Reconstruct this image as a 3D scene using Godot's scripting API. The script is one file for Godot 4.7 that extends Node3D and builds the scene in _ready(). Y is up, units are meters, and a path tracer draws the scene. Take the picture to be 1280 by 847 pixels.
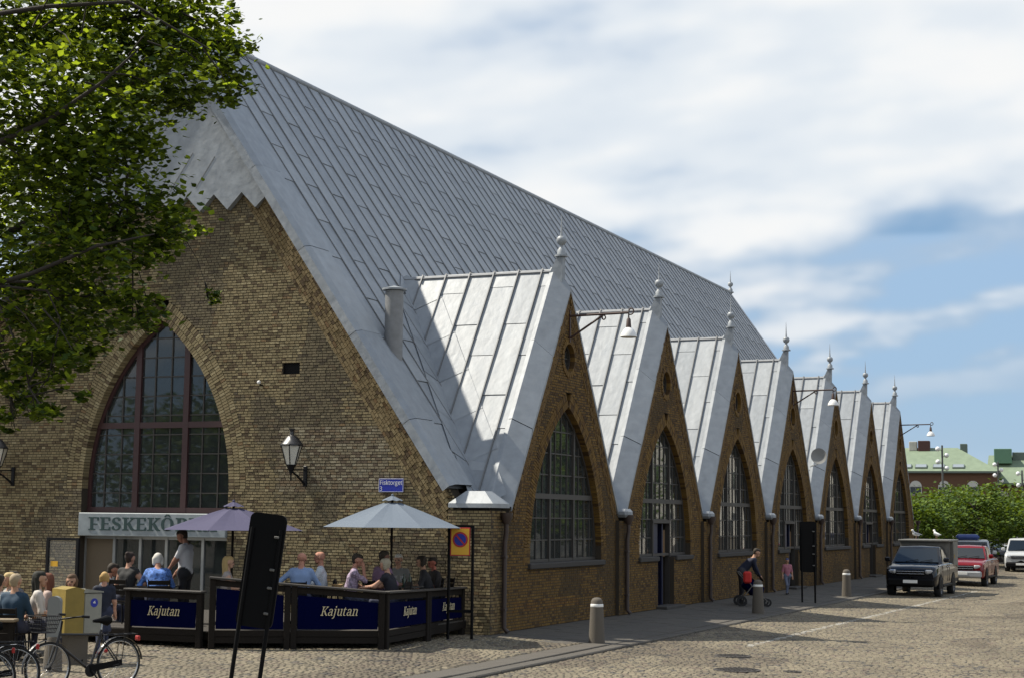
extends Node3D
# Axes: "along" a runs down the long side of the hall (away from the lens), "across" b runs along its front gable, y is up. World = (-b, y, -a), metres.

const A0 := 0.745
const S := 7.4735
const K := 1.525          # slope of the small gables
const YV := 2.65          # their valleys
const YA := YV + S * 0.5 * K
const MK := 1.44          # slope of the main roof
const ME := 1.9           # its height over the side wall
const MB := 8.53          # half width of the hall
const MR := ME + MK * MB
const LONG := 53.06

var rng := RandomNumberGenerator.new()
var taken := {}
var M := {}

func W(a: float, b: float, y: float) -> Vector3:
	return Vector3(-b, y, -a)

# ---------------------------------------------------------------- mesh building
class Shape:
	var v := PackedVector3Array()
	var n := PackedVector3Array()
	var c := PackedColorArray()
	var idx := PackedInt32Array()
	var col := Color(1, 1, 1)
	var colored := false
	func vert(p: Vector3, nn: Vector3) -> int:
		v.append(p); n.append(nn); c.append(col)
		return v.size() - 1
	func tri(a: Vector3, b: Vector3, d: Vector3):
		var nn := (d - a).cross(b - a).normalized()
		var i := vert(a, nn); vert(b, nn); vert(d, nn)
		idx.append(i); idx.append(i + 1); idx.append(i + 2)
	func quad(a: Vector3, b: Vector3, d: Vector3, e: Vector3):   # clockwise seen from the front
		var nn := (e - a).cross(b - a)
		if nn.length_squared() < 1e-14: nn = (e - b).cross(d - b)
		nn = nn.normalized()
		var i := vert(a, nn); vert(b, nn); vert(d, nn); vert(e, nn)
		for k in [0, 1, 2, 0, 2, 3]: idx.append(i + k)
	func box(t: Transform3D, s: Vector3):     # centred
		var h := s * 0.5
		var p := []
		for k in 8: p.append(t * Vector3(h.x if k & 1 else -h.x, h.y if k & 2 else -h.y, h.z if k & 4 else -h.z))
		for f in [[4, 6, 7, 5], [1, 3, 2, 0], [5, 7, 3, 1], [0, 2, 6, 4], [6, 2, 3, 7], [0, 4, 5, 1]]:
			quad(p[f[0]], p[f[1]], p[f[2]], p[f[3]])
	func bx(x0: float, x1: float, y0: float, y1: float, z0: float, z1: float):
		box(Transform3D(Basis(), Vector3(x0 + x1, y0 + y1, z0 + z1) * 0.5), Vector3(x1 - x0, y1 - y0, z1 - z0))
	func rbox(t: Transform3D, s: Vector3, r: float):     # box with chamfered edges
		var h := s * 0.5
		r = min(r, min(h.x, min(h.y, h.z)) * 0.98)
		var q := h - Vector3(r, r, r)
		for ax in 3:
			var a1 := (ax + 1) % 3
			var a2 := (ax + 2) % 3
			for sg in [-1, 1]:
				var f := []
				for st in [[-1, -1], [1, -1], [1, 1], [-1, 1]]:
					var p := Vector3()
					p[ax] = h[ax] * sg; p[a1] = q[a1] * st[0]; p[a2] = q[a2] * st[1]
					f.append(t * p)
				if sg < 0: quad(f[0], f[1], f[2], f[3])
				else: quad(f[3], f[2], f[1], f[0])
				for s2 in [-1, 1]:     # edges between faces ax and a1
					var e := []
					for s3 in [-1, 1]:
						var p := Vector3(); var w := Vector3()
						p[ax] = h[ax] * sg; p[a1] = q[a1] * s2; p[a2] = q[a2] * s3
						w[ax] = q[ax] * sg; w[a1] = h[a1] * s2; w[a2] = q[a2] * s3
						e.append(t * p); e.append(t * w)
					if sg * s2 < 0: quad(e[0], e[1], e[3], e[2])
					else: quad(e[2], e[3], e[1], e[0])
		for k in 8:
			var sg := Vector3(1 if k & 1 else -1, 1 if k & 2 else -1, 1 if k & 4 else -1)
			var a := t * Vector3(h.x * sg.x, q.y * sg.y, q.z * sg.z)
			var b := t * Vector3(q.x * sg.x, h.y * sg.y, q.z * sg.z)
			var d := t * Vector3(q.x * sg.x, q.y * sg.y, h.z * sg.z)
			if sg.x * sg.y * sg.z > 0: tri(a, d, b)
			else: tri(a, b, d)
	func tube(pts: Array, radii, sides := 8, caps := true):
		var m := pts.size()
		var ref := Vector3.UP
		var d0: Vector3 = (pts[1] - pts[0]).normalized()
		if absf(d0.dot(ref)) > 0.9: ref = Vector3.RIGHT
		var start := v.size()
		for i in m:
			var d: Vector3 = (pts[min(i + 1, m - 1)] - pts[max(i - 1, 0)]).normalized()
			var x := ref.cross(d).normalized()
			var y := d.cross(x)
			ref = y
			var r: float = radii[i] if radii is Array else radii
			for k in sides:
				var w := TAU * k / sides
				var o := x * cos(w) + y * sin(w)
				vert(pts[i] + o * r, o)
		for i in m - 1:
			for k in sides:
				var k2 := (k + 1) % sides
				var a := start + i * sides + k; var b := start + i * sides + k2
				var e := start + (i + 1) * sides + k; var f := start + (i + 1) * sides + k2
				for q in [a, f, b, a, e, f]: idx.append(q)
		if caps:
			for e in [0, m - 1]:
				var d: Vector3 = (pts[1] - pts[0]).normalized() * -1.0 if e == 0 else (pts[m - 1] - pts[m - 2]).normalized()
				var s0 := v.size()
				for k in sides: vert(v[start + e * sides + k], d)
				for k in range(1, sides - 1):
					if e > 0:
						idx.append(s0); idx.append(s0 + k + 1); idx.append(s0 + k)
					else:
						idx.append(s0); idx.append(s0 + k); idx.append(s0 + k + 1)
	func lathe(t: Transform3D, prof: Array, sides := 16, smooth := true):   # prof: [radius, height] upwards
		var m := prof.size()
		for i in m - 1:
			var p: Array = prof[i]; var q: Array = prof[i + 1]
			var dn := Vector2(q[1] - p[1], -(q[0] - p[0])).normalized()
			var n0 := dn; var n1 := dn
			if smooth:
				if i > 0:
					var o: Array = prof[i - 1]
					var e := Vector2(p[1] - o[1], -(p[0] - o[0])).normalized()
					if e.dot(dn) > 0.5: n0 = (e + dn).normalized()
				if i < m - 2:
					var o2: Array = prof[i + 2]
					var e2 := Vector2(o2[1] - q[1], -(o2[0] - q[0])).normalized()
					if e2.dot(dn) > 0.5: n1 = (e2 + dn).normalized()
			var s0 := v.size()
			for k in sides + 1:
				var w := TAU * k / sides
				var o3 := Vector3(cos(w), 0, sin(w))
				vert(t * (o3 * float(p[0]) + Vector3.UP * float(p[1])), (t.basis * (o3 * n0.x + Vector3.UP * n0.y)).normalized())
				vert(t * (o3 * float(q[0]) + Vector3.UP * float(q[1])), (t.basis * (o3 * n1.x + Vector3.UP * n1.y)).normalized())
			for k in sides:
				var a := s0 + k * 2
				for z in [a, a + 3, a + 1, a, a + 2, a + 3]: idx.append(z)
	func prism(poly: PackedVector2Array, t: Transform3D, z0: float, z1: float):   # polygon in local xy, from z0 to z1 (z1 in front)
		var pl := poly
		if Geometry2D.is_polygon_clockwise(pl):
			pl = pl.duplicate(); pl.reverse()
		var ti := Geometry2D.triangulate_polygon(pl)
		for k in range(0, ti.size(), 3):
			var q := [pl[ti[k]], pl[ti[k + 1]], pl[ti[k + 2]]]
			if (q[1] - q[0]).cross(q[2] - q[0]) < 0: q = [q[0], q[2], q[1]]
			tri(t * Vector3(q[0].x, q[0].y, z1), t * Vector3(q[2].x, q[2].y, z1), t * Vector3(q[1].x, q[1].y, z1))
			tri(t * Vector3(q[0].x, q[0].y, z0), t * Vector3(q[1].x, q[1].y, z0), t * Vector3(q[2].x, q[2].y, z0))
		var m := pl.size()
		for k in m:
			var a := pl[k]; var b := pl[(k + 1) % m]
			quad(t * Vector3(a.x, a.y, z0), t * Vector3(a.x, a.y, z1), t * Vector3(b.x, b.y, z1), t * Vector3(b.x, b.y, z0))
	func ball(p: Vector3, r, sides := 10, rings := 6):
		var rr: Vector3 = r if r is Vector3 else Vector3(r, r, r)
		var s0 := v.size()
		for i in rings + 1:
			var th := PI * i / rings
			for k in sides + 1:
				var w := TAU * k / sides
				var o := Vector3(sin(th) * cos(w), cos(th), sin(th) * sin(w))
				vert(p + o * rr, (o / rr).normalized())
		for i in rings:
			for k in sides:
				var a := s0 + i * (sides + 1) + k
				for z in [a, a + sides + 2, a + 1, a, a + sides + 1, a + sides + 2]: idx.append(z)
	func add(o: Shape):
		var s0 := v.size()
		v.append_array(o.v); n.append_array(o.n); c.append_array(o.c)
		for k in o.idx: idx.append(s0 + k)
		colored = colored or o.colored
	func mesh(m: Material) -> ArrayMesh:
		var ar := []
		ar.resize(Mesh.ARRAY_MAX)
		ar[Mesh.ARRAY_VERTEX] = v; ar[Mesh.ARRAY_NORMAL] = n; ar[Mesh.ARRAY_INDEX] = idx
		if colored: ar[Mesh.ARRAY_COLOR] = c
		var am := ArrayMesh.new()
		if v.size() == 0: return am
		am.add_surface_from_arrays(Mesh.PRIMITIVE_TRIANGLES, ar)
		am.surface_set_material(0, m)
		return am

# ---------------------------------------------------------------- naming and tagging
func numbered(n: String) -> String:
	var k: int = taken.get(n, 0)
	taken[n] = k + 1
	return n if k == 0 else "%s_%03d" % [n, k]

func thing(called: String, label: String, category: String, at := Vector3.ZERO, turn := 0.0, group := "") -> Node3D:
	var o := Node3D.new()
	o.name = numbered(called)
	add_child(o)
	o.position = at; o.rotation.y = turn
	tag(o, label, category, group)
	return o

func tag(o: Node, label: String, category: String, group := ""):
	o.set_meta("label", label); o.set_meta("category", category)
	if group: o.set_meta("group", group)

func part(called: String, sh, m: Material, parent: Node, kind := "") -> MeshInstance3D:
	var o := MeshInstance3D.new()
	o.name = called
	o.mesh = sh.mesh(m) if sh is Shape else sh
	parent.add_child(o, true)
	if kind: o.set_meta("kind", kind)
	return o

func group_part(called: String, parent: Node) -> Node3D:
	var o := Node3D.new()
	o.name = called
	parent.add_child(o, true)
	return o

func structure(called: String, sh, m: Material) -> MeshInstance3D:
	var o := part(numbered(called), sh, m, self)
	o.set_meta("kind", "structure")
	return o

func copy(o: Node3D, label := "") -> Node3D:
	var c: Node3D = o.duplicate()
	var base := String(o.name)
	c.name = numbered(base)
	add_child(c)
	if label: c.set_meta("label", label)
	return c

func copies(called: String, mesh: Mesh, xf: Array, cols: Array, parent: Node) -> MultiMeshInstance3D:
	var mm := MultiMesh.new()
	mm.transform_format = MultiMesh.TRANSFORM_3D
	mm.use_colors = cols.size() > 0
	mm.mesh = mesh
	mm.instance_count = xf.size()
	for i in xf.size():
		mm.set_instance_transform(i, xf[i])
		if cols.size(): mm.set_instance_color(i, cols[i])
	var o := MultiMeshInstance3D.new()
	o.name = called
	o.multimesh = mm
	o.set_meta("kind", "stuff")
	parent.add_child(o, true)
	return o

func P2(a: Array) -> PackedVector2Array:
	var r := PackedVector2Array()
	for k in a: r.append(Vector2(k[0], k[1]))
	return r

func TR(p: Vector3, turn := 0.0) -> Transform3D:
	return Transform3D(Basis(Vector3.UP, turn), p)

# ---------------------------------------------------------------- materials
func lin(r: float, g: float, b: float) -> Color:
	return Color(r, g, b).linear_to_srgb()

func noise_tex(freq: float, lo: Color, hi: Color, sd: int, octaves := 4, size := 512, type := FastNoiseLite.TYPE_SIMPLEX_SMOOTH) -> NoiseTexture2D:
	var f := FastNoiseLite.new()
	f.noise_type = type
	f.seed = sd; f.frequency = freq; f.fractal_octaves = octaves
	var t := NoiseTexture2D.new()
	t.width = size; t.height = size; t.seamless = true
	t.noise = f
	var g := Gradient.new()
	g.set_color(0, lo); g.set_color(1, hi)
	t.color_ramp = g
	return t

func bump_tex(freq: float, sd: int, strength := 4.0, size := 512) -> NoiseTexture2D:
	var f := FastNoiseLite.new()
	f.seed = sd; f.frequency = freq; f.fractal_octaves = 4
	var t := NoiseTexture2D.new()
	t.width = size; t.height = size; t.seamless = true
	t.as_normal_map = true; t.bump_strength = strength
	t.noise = f
	return t

func mat(called: String, c: Color, rough := 0.7, metal := 0.0, tex: Texture2D = null, scale := 1.0, bump: Texture2D = null, bscale := 0.5) -> StandardMaterial3D:
	var m := StandardMaterial3D.new()
	m.resource_name = called
	m.albedo_color = c
	m.roughness = rough; m.metallic = metal
	if tex or bump:
		m.uv1_triplanar = true; m.uv1_world_triplanar = true
		m.uv1_scale = Vector3(scale, scale, scale)
	if tex: m.albedo_texture = tex
	if bump:
		m.normal_enabled = true; m.normal_texture = bump; m.normal_scale = bscale
	M[called] = m
	return m

func colored(m: StandardMaterial3D) -> StandardMaterial3D:
	m.vertex_color_use_as_albedo = true
	return m

func glass(called: String, c: Color, alpha: float, rough := 0.02) -> StandardMaterial3D:
	var m := StandardMaterial3D.new()
	m.transparency = BaseMaterial3D.TRANSPARENCY_ALPHA
	m.albedo_color = Color(c.r, c.g, c.b, alpha)
	m.roughness = rough
	m.metallic_specular = 0.6
	M[called] = m
	return m

func make_materials():
	var fine := noise_tex(0.05, Color(0.72, 0.72, 0.72), Color(1, 1, 1), 3, 5)
	var blotch := noise_tex(0.012, Color(0.86, 0.86, 0.86), Color(1, 1, 1), 5, 5)
	var rough_b := bump_tex(0.06, 9, 5.0)
	var dents := bump_tex(0.008, 12, 5.0)
	M.fine = fine; M.blotch = blotch; M.rough_b = rough_b
	colored(mat("brick", Color(1, 1, 1), 0.9, 0, fine, 2.2, rough_b, 0.6))
	mat("mortar", lin(0.06, 0.047, 0.032), 0.95, 0, fine, 2.0)
	mat("zinc", lin(0.315, 0.342, 0.368), 0.5, 0.0, blotch, 0.5, dents, 0.35)
	mat("zinc2", lin(0.288, 0.315, 0.342), 0.5, 0.0, blotch, 0.63, dents, 0.35)
	mat("zinc3", lin(0.34, 0.366, 0.388), 0.5, 0.0, blotch, 0.41, dents, 0.35)
	mat("seam", lin(0.16, 0.165, 0.17), 0.55)  # darker than the sheets: shade along the seams put into the colour
	mat("lead", lin(0.25, 0.255, 0.26), 0.55, 0, blotch, 0.8)
	mat("iron", lin(0.012, 0.012, 0.014), 0.45).metallic_specular = 0.3
	mat("maroon", lin(0.05, 0.02, 0.02), 0.5)
	mat("pipe", lin(0.045, 0.03, 0.025), 0.5)
	mat("sash", lin(0.04, 0.035, 0.03), 0.55)
	mat("stone", lin(0.06, 0.055, 0.05), 0.85, 0, fine, 1.5)
	mat("granite", lin(0.33, 0.3, 0.26), 0.85, 0, fine, 2.0, rough_b, 0.5)
	mat("joint", lin(0.08, 0.069, 0.05), 0.95, 0, blotch, 0.6)
	mat("earth", lin(0.09, 0.08, 0.065), 0.95, 0, blotch, 0.2)
	colored(mat("sett", Color(1, 1, 1), 0.8, 0, fine, 1.7, rough_b, 0.5))
	mat("white_paint", lin(0.75, 0.75, 0.72), 0.45)
	mat("blue_door", lin(0.012, 0.016, 0.05), 0.4)
	mat("board_pale", lin(0.3, 0.34, 0.36), 0.6, 0, blotch, 0.6)
	mat("letter_green", lin(0.02, 0.05, 0.05), 0.5)
	mat("alu", lin(0.28, 0.29, 0.29), 0.4, 0.3)
	mat("dark_wood", lin(0.026, 0.022, 0.019), 0.75, 0, fine, 1.3).metallic_specular = 0.2
	mat("navy", lin(0.002, 0.004, 0.04), 0.85, 0, fine, 2.0).metallic_specular = 0.1
	mat("cream_letter", lin(0.6, 0.52, 0.33), 0.6)
	mat("black", lin(0.004, 0.004, 0.0045), 0.6).metallic_specular = 0.25
	mat("rubber", lin(0.015, 0.015, 0.015), 0.85)
	mat("chrome", lin(0.5, 0.5, 0.5), 0.25, 0.9)
	mat("enamel_white", lin(0.72, 0.72, 0.7), 0.35)
	colored(mat("body", Color(1, 1, 1), 0.8))
	mat("floor", lin(0.2, 0.18, 0.15), 0.8)
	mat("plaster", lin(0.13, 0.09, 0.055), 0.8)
	glass("glass", lin(0.05, 0.06, 0.06), 0.35)
	glass("clear", lin(0.3, 0.32, 0.32), 0.12)

# ---------------------------------------------------------------- bodies: tapered capsules joined smoothly and meshed as surface nets
class Flesh:
	var bones := []      # [p0, p1, r0, r1, colour at p0, colour at p1, split]
	func bone(p: Vector3, q: Vector3, r: float, r2: float, c: Color, c2 = null, split := 0.5):
		bones.append([p, q, r, r2, c, c if c2 == null else c2, split])
	func net(cell: float, k: float, out: Shape, speck := 0.0, seed_at := 1):
		var lo := Vector3(1e9, 1e9, 1e9); var hi := -lo
		for b in bones:
			var r: float = max(b[2], b[3]) + cell * 3.0
			var rv := Vector3(r, r, r)
			lo = lo.min(b[0] - rv).min(b[1] - rv); hi = hi.max(b[0] + rv).max(b[1] + rv)
		var nx := int((hi.x - lo.x) / cell) + 2; var ny := int((hi.y - lo.y) / cell) + 2; var nz := int((hi.z - lo.z) / cell) + 2
		var f := PackedFloat32Array(); f.resize(nx * ny * nz); f.fill(0.0)
		var reach := cell * 2.6
		for b in bones:
			var p: Vector3 = b[0]; var q: Vector3 = b[1]
			var r0: float = b[2]; var r1: float = b[3]
			var r: float = max(r0, r1) + reach
			var mn := ((p.min(q) - Vector3(r, r, r) - lo) / cell).floor(); var mx := ((p.max(q) + Vector3(r, r, r) - lo) / cell).ceil()
			var d := q - p
			var dd: float = max(d.length_squared(), 1e-9)
			for z in range(max(0, int(mn.z)), min(nz, int(mx.z) + 1)):
				for y in range(max(0, int(mn.y)), min(ny, int(mx.y) + 1)):
					var row := (z * ny + y) * nx
					for x in range(max(0, int(mn.x)), min(nx, int(mx.x) + 1)):
						var g := lo + Vector3(x, y, z) * cell
						var t := clampf((g - p).dot(d) / dd, 0.0, 1.0)
						var dist := g.distance_to(p + d * t) - (r0 + (r1 - r0) * t)
						if dist < reach: f[row + x] += exp(-dist / k)
		var at := {}
		var vs := PackedVector3Array()
		var sy := nx; var sz := nx * ny
		var ex := [[0, 1], [2, 3], [4, 5], [6, 7], [0, 2], [1, 3], [4, 6], [5, 7], [0, 4], [1, 5], [2, 6], [3, 7]]
		for z in nz - 1:
			for y in ny - 1:
				for x in nx - 1:
					var i := z * sz + y * sy + x
					if f[i] <= 0.0: continue
					var s := [f[i], f[i + 1], f[i + sy], f[i + sy + 1], f[i + sz], f[i + sz + 1], f[i + sz + sy], f[i + sz + sy + 1]]
					var n := 0
					for c in s: if c > 1.0: n += 1
					if n == 0 or n == 8: continue
					var sum := Vector3(); var m := 0
					for e in ex:
						var a: float = s[e[0]]; var b: float = s[e[1]]
						if (a > 1.0) == (b > 1.0): continue
						var la := log(max(a, 1e-3)); var lb := log(max(b, 1e-3))
						var t := la / (la - lb)
						var pa := Vector3(e[0] & 1, (e[0] >> 1) & 1, (e[0] >> 2) & 1); var pb := Vector3(e[1] & 1, (e[1] >> 1) & 1, (e[1] >> 2) & 1)
						sum += pa.lerp(pb, t); m += 1
					at[i] = vs.size()
					vs.append(lo + (Vector3(x, y, z) + sum / m) * cell)
		var base := out.v.size()
		var nn := PackedVector3Array(); nn.resize(vs.size())
		var tri := PackedInt32Array()
		for i in at:
			var inside := f[i] > 1.0
			for ax in 3:
				var st: int = [1, sy, sz][ax]
				var o1: int = [sy, sz, 1][ax]; var o2: int = [sz, 1, sy][ax]
				if (f[i + st] > 1.0) == inside: continue
				if not (at.has(i - o1) and at.has(i - o2) and at.has(i - o1 - o2)): continue
				var q := [at[i], at[i - o1], at[i - o1 - o2], at[i - o2]]
				if not inside: q = [q[3], q[2], q[1], q[0]]
				for k3 in [0, 2, 1, 0, 3, 2]: tri.append(q[k3])
		for j in range(0, tri.size(), 3):
			var a := vs[tri[j]]; var b := vs[tri[j + 1]]; var c := vs[tri[j + 2]]
			var w := (c - a).cross(b - a)
			nn[tri[j]] += w; nn[tri[j + 1]] += w; nn[tri[j + 2]] += w
		var rg := RandomNumberGenerator.new(); rg.seed = seed_at
		for j in vs.size():
			var p := vs[j]
			var best := 1e9; var col := Color(1, 1, 1)
			for b in bones:
				var d: Vector3 = b[1] - b[0]
				var t := clampf((p - b[0]).dot(d) / max(d.length_squared(), 1e-9), 0.0, 1.0)
				var dist: float = p.distance_to(b[0] + d * t) - (b[2] + (b[3] - b[2]) * t)
				if dist < best:
					best = dist; col = b[4] if t < b[6] else b[5]
			if speck > 0.0 and col.b > col.r * 1.02: col = col * (1.0 + rg.randf_range(-speck, speck * 2.2))
			out.v.append(p); out.n.append(nn[j].normalized()); out.c.append(col)
		for j in tri: out.idx.append(base + j)
		out.colored = true

func elbow(s: Vector3, h: Vector3, l1: float, l2: float, bend: Vector3) -> Vector3:
	var d := h - s
	var l: float = min(d.length(), (l1 + l2) * 0.995)
	var x := (l1 * l1 - l2 * l2 + l * l) / (2.0 * l)
	var y := sqrt(max(0.0, l1 * l1 - x * x))
	var dir := d.normalized()
	var side := (bend - dir * bend.dot(dir)).normalized()
	return s + dir * x + side * y

# o: top, legs, hair, skin colours; pose "stand", "sit", "walk"; lean; hands [left, right] as points in front of the chest; turn of the head; hair "short", "long", "bald", "bun", "cap"
func person(label: String, at: Vector3, facing: float, o: Dictionary) -> Node3D:
	var t := thing("person", label, "person", at, facing)
	if o.has("group"): t.set_meta("group", o.group)
	var k: float = o.get("tall", 1.7) / 1.7
	var skin: Color = o.get("skin", Color(0.42, 0.24, 0.16))
	var top: Color = o.get("top", Color(0.1, 0.1, 0.12)); var legs: Color = o.get("legs", Color(0.03, 0.035, 0.06)); var shoes: Color = o.get("shoes", Color(0.03, 0.03, 0.03))
	var sleeve: float = o.get("sleeve", 0.55)
	var pose: String = o.get("pose", "stand")
	var lean: float = o.get("lean", 0.0)
	var hip: float = o.get("seat", 0.47) + 0.06 if pose == "sit" else 0.94
	var fat: float = o.get("fat", 1.0)
	var f := Flesh.new()
	var pel := Vector3(0, hip, 0)
	var up := Vector3(0, cos(lean), -sin(lean))
	var fwd := Vector3(0, -sin(lean), -cos(lean))
	var waist := pel + up * 0.2; var chest := pel + up * 0.38; var neck := pel + up * 0.545
	f.bone(pel + Vector3(-.08, 0, 0), pel + Vector3(.08, 0, 0), 0.125 * fat, 0.125 * fat, legs)
	f.bone(pel + up * .04, waist, 0.135 * fat, 0.13 * fat, top, top)
	f.bone(waist + Vector3(-.045, 0, 0), chest + Vector3(-.07, 0, 0), 0.11 * fat, 0.118 * fat, top)
	f.bone(waist + Vector3(.045, 0, 0), chest + Vector3(.07, 0, 0), 0.11 * fat, 0.118 * fat, top)
	f.bone(neck + Vector3(-.15, -.055, 0), neck + Vector3(.15, -.055, 0), 0.07, 0.07, top)
	var hd: float = o.get("nod", 0.0); var ht: float = o.get("look", 0.0)
	var hb := Basis(Vector3.UP, ht) * Basis(Vector3.RIGHT, -hd - lean * 0.5)
	var nk := neck + up * 0.02
	var hc := nk + hb * Vector3(0, 0.155, -0.02)
	f.bone(neck - up * 0.02, nk + hb * Vector3(0, 0.09, 0), 0.055, 0.052, skin)
	var hands: Array = o.get("hands", [])
	var wr := []
	for i in 2:
		var sd := -1.0 if i == 0 else 1.0
		var sh := neck + Vector3(sd * 0.185, 0, 0) - up * 0.065
		var hand: Vector3
		if hands.size() > i and hands[i] != null:
			var q: Vector3 = hands[i]
			hand = chest + Vector3(q.x, 0, 0) + Vector3.UP * q.y + Vector3(0, 0, -q.z)
		else: hand = sh + Vector3(sd * 0.07, -0.54, -0.06)
		var el := elbow(sh, hand, 0.29, 0.26, Vector3(sd * 0.5, -0.6, 0.6))
		var dirw := (hand - el).normalized()
		hand = el + dirw * 0.255
		f.bone(sh, el, 0.058, 0.045, top, top if sleeve > 0.5 else skin, sleeve * 2.0 if sleeve <= 0.5 else 0.5)
		f.bone(el, hand, 0.043, 0.029, top if sleeve >= 0.9 else skin, skin, 0.9 if sleeve >= 0.9 else 0.0)
		f.bone(hand, hand + dirw * 0.075, 0.03, 0.034, skin)
		wr.append([hand + dirw * 0.08, dirw, sd])
	for i in 2:
		var sd := -1.0 if i == 0 else 1.0
		var hj := pel + Vector3(sd * 0.09, -0.03, 0)
		var kn: Vector3; var an: Vector3
		if pose == "sit":
			kn = hj + Vector3(sd * 0.06, 0.0, -0.42); an = kn + Vector3(0, -(hip - 0.03) + 0.075, 0.04)
		elif pose == "walk":
			kn = hj + Vector3(0, -0.42, -0.2 * sd - 0.06); an = kn + Vector3(0, -0.4, 0.08 if sd > 0 else 0.2)
		else:
			kn = hj + Vector3(sd * 0.015, -0.43, -0.02); an = kn + Vector3(0, -0.41, 0.04)
		an.y = max(an.y, 0.07)
		var bare: bool = o.get("shorts", false)
		f.bone(hj, kn, 0.088 * fat, 0.062, legs, skin if bare else legs, 0.75)
		f.bone(kn, an, 0.06, 0.042, skin if bare else legs)
		f.bone(an + Vector3(0, -.02, .04), an + Vector3(sd * .02, -0.03, -.15), 0.042, 0.036, shoes)
	if o.get("skirt", false):
		for j in 7: f.bone(pel, pel + Vector3(0.12 * cos(TAU * j / 7), -0.4, 0.12 * sin(TAU * j / 7)), 0.1, 0.07, legs)
	var s := Shape.new()
	f.net(0.026, 0.016, s, o.get("speck", 0.0))
	# head: skull, jaw, nose, ears
	var h := Flesh.new()
	h.bone(hc + hb * Vector3(0, 0.03, 0.02), hc + hb * Vector3(0, 0.03, -0.02), 0.083, 0.08, skin)
	h.bone(hc + hb * Vector3(0, 0.0, -0.03), hc + hb * Vector3(0, -0.065, -0.05), 0.062, 0.042, skin)
	h.bone(hc + hb * Vector3(0, 0.0, -0.085), hc + hb * Vector3(0, -0.022, -0.105), 0.011, 0.016, skin)
	for sd in [-1, 1]:
		h.bone(hc + hb * Vector3(sd * 0.082, 0.01, 0.005), hc + hb * Vector3(sd * 0.085, -0.025, 0.0), 0.014, 0.01, skin)
		h.bone(hc + hb * Vector3(sd * 0.03, 0.008, -0.088), hc + hb * Vector3(sd * 0.034, 0.008, -0.088), 0.011, 0.011, Color(0.03, 0.02, 0.02))
	h.bone(hc + hb * Vector3(-0.02, -0.05, -0.088), hc + hb * Vector3(0.02, -0.05, -0.088), 0.008, 0.008, Color(0.22, 0.08, 0.07))
	h.net(0.0145, 0.008, s)
	# hands: four fingers and a thumb, bent
	s.col = skin
	for w in wr:
		var d: Vector3 = w[1]
		var x := d.cross(Vector3.UP).normalized()
		if x.length() < 0.3: x = Vector3.RIGHT
		var dn := x.cross(d).normalized()
		if dn.y > 0: dn = -dn
		for j in 4:
			var p: Vector3 = w[0] + x * (j - 1.5) * 0.02
			var l: float = [0.062, 0.075, 0.07, 0.055][j]
			s.tube([p - d * 0.02, p + d * l * 0.5, p + d * l * 0.85 + dn * l * 0.4], [0.0095, 0.009, 0.007], 5)
		var q: Vector3 = w[0] - d * 0.05 - x * w[2] * 0.03
		s.tube([q, q + (d - x * w[2]).normalized() * 0.035, q + d * 0.06 - x * w[2] * 0.028], [0.012, 0.0105, 0.008], 5)
	s.colored = true
	part("body", s, M.body, t)
	# hair
	var hair: String = o.get("hair", "short")
	var hcol: Color = o.get("hair_color", Color(0.03, 0.02, 0.015))
	if hair != "bald":
		var hs := Flesh.new()
		hs.bone(hc + hb * Vector3(0, 0.055, 0.035), hc + hb * Vector3(0, 0.065, -0.025), 0.082, 0.072, hcol)
		hs.bone(hc + hb * Vector3(0, 0.02, 0.045), hc + hb * Vector3(0, -0.03, 0.045), 0.075, 0.055, hcol)
		if hair == "long":
			for sd in [-1, 1]: hs.bone(hc + hb * Vector3(sd * 0.055, 0.02, 0.04), hc + hb * Vector3(sd * 0.075, -0.2, 0.03), 0.045, 0.03, hcol)
			hs.bone(hc + hb * Vector3(0, -0.03, 0.07), hc + hb * Vector3(0, -0.24, 0.07), 0.06, 0.04, hcol)
		elif hair == "bun": hs.bone(hc + hb * Vector3(0, 0.09, 0.09), hc + hb * Vector3(0, 0.1, 0.1), 0.04, 0.04, hcol)
		elif hair == "bob":
			for sd in [-1, 1]: hs.bone(hc + hb * Vector3(sd * 0.06, 0.02, 0.02), hc + hb * Vector3(sd * 0.07, -0.07, 0.01), 0.05, 0.035, hcol)
		var q := Shape.new()
		hs.net(0.0165, 0.008, q)
		part("cap" if hair == "cap" else "hair", q, M.body, t)
	t.scale = Vector3(k, k, k)
	return t

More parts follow.
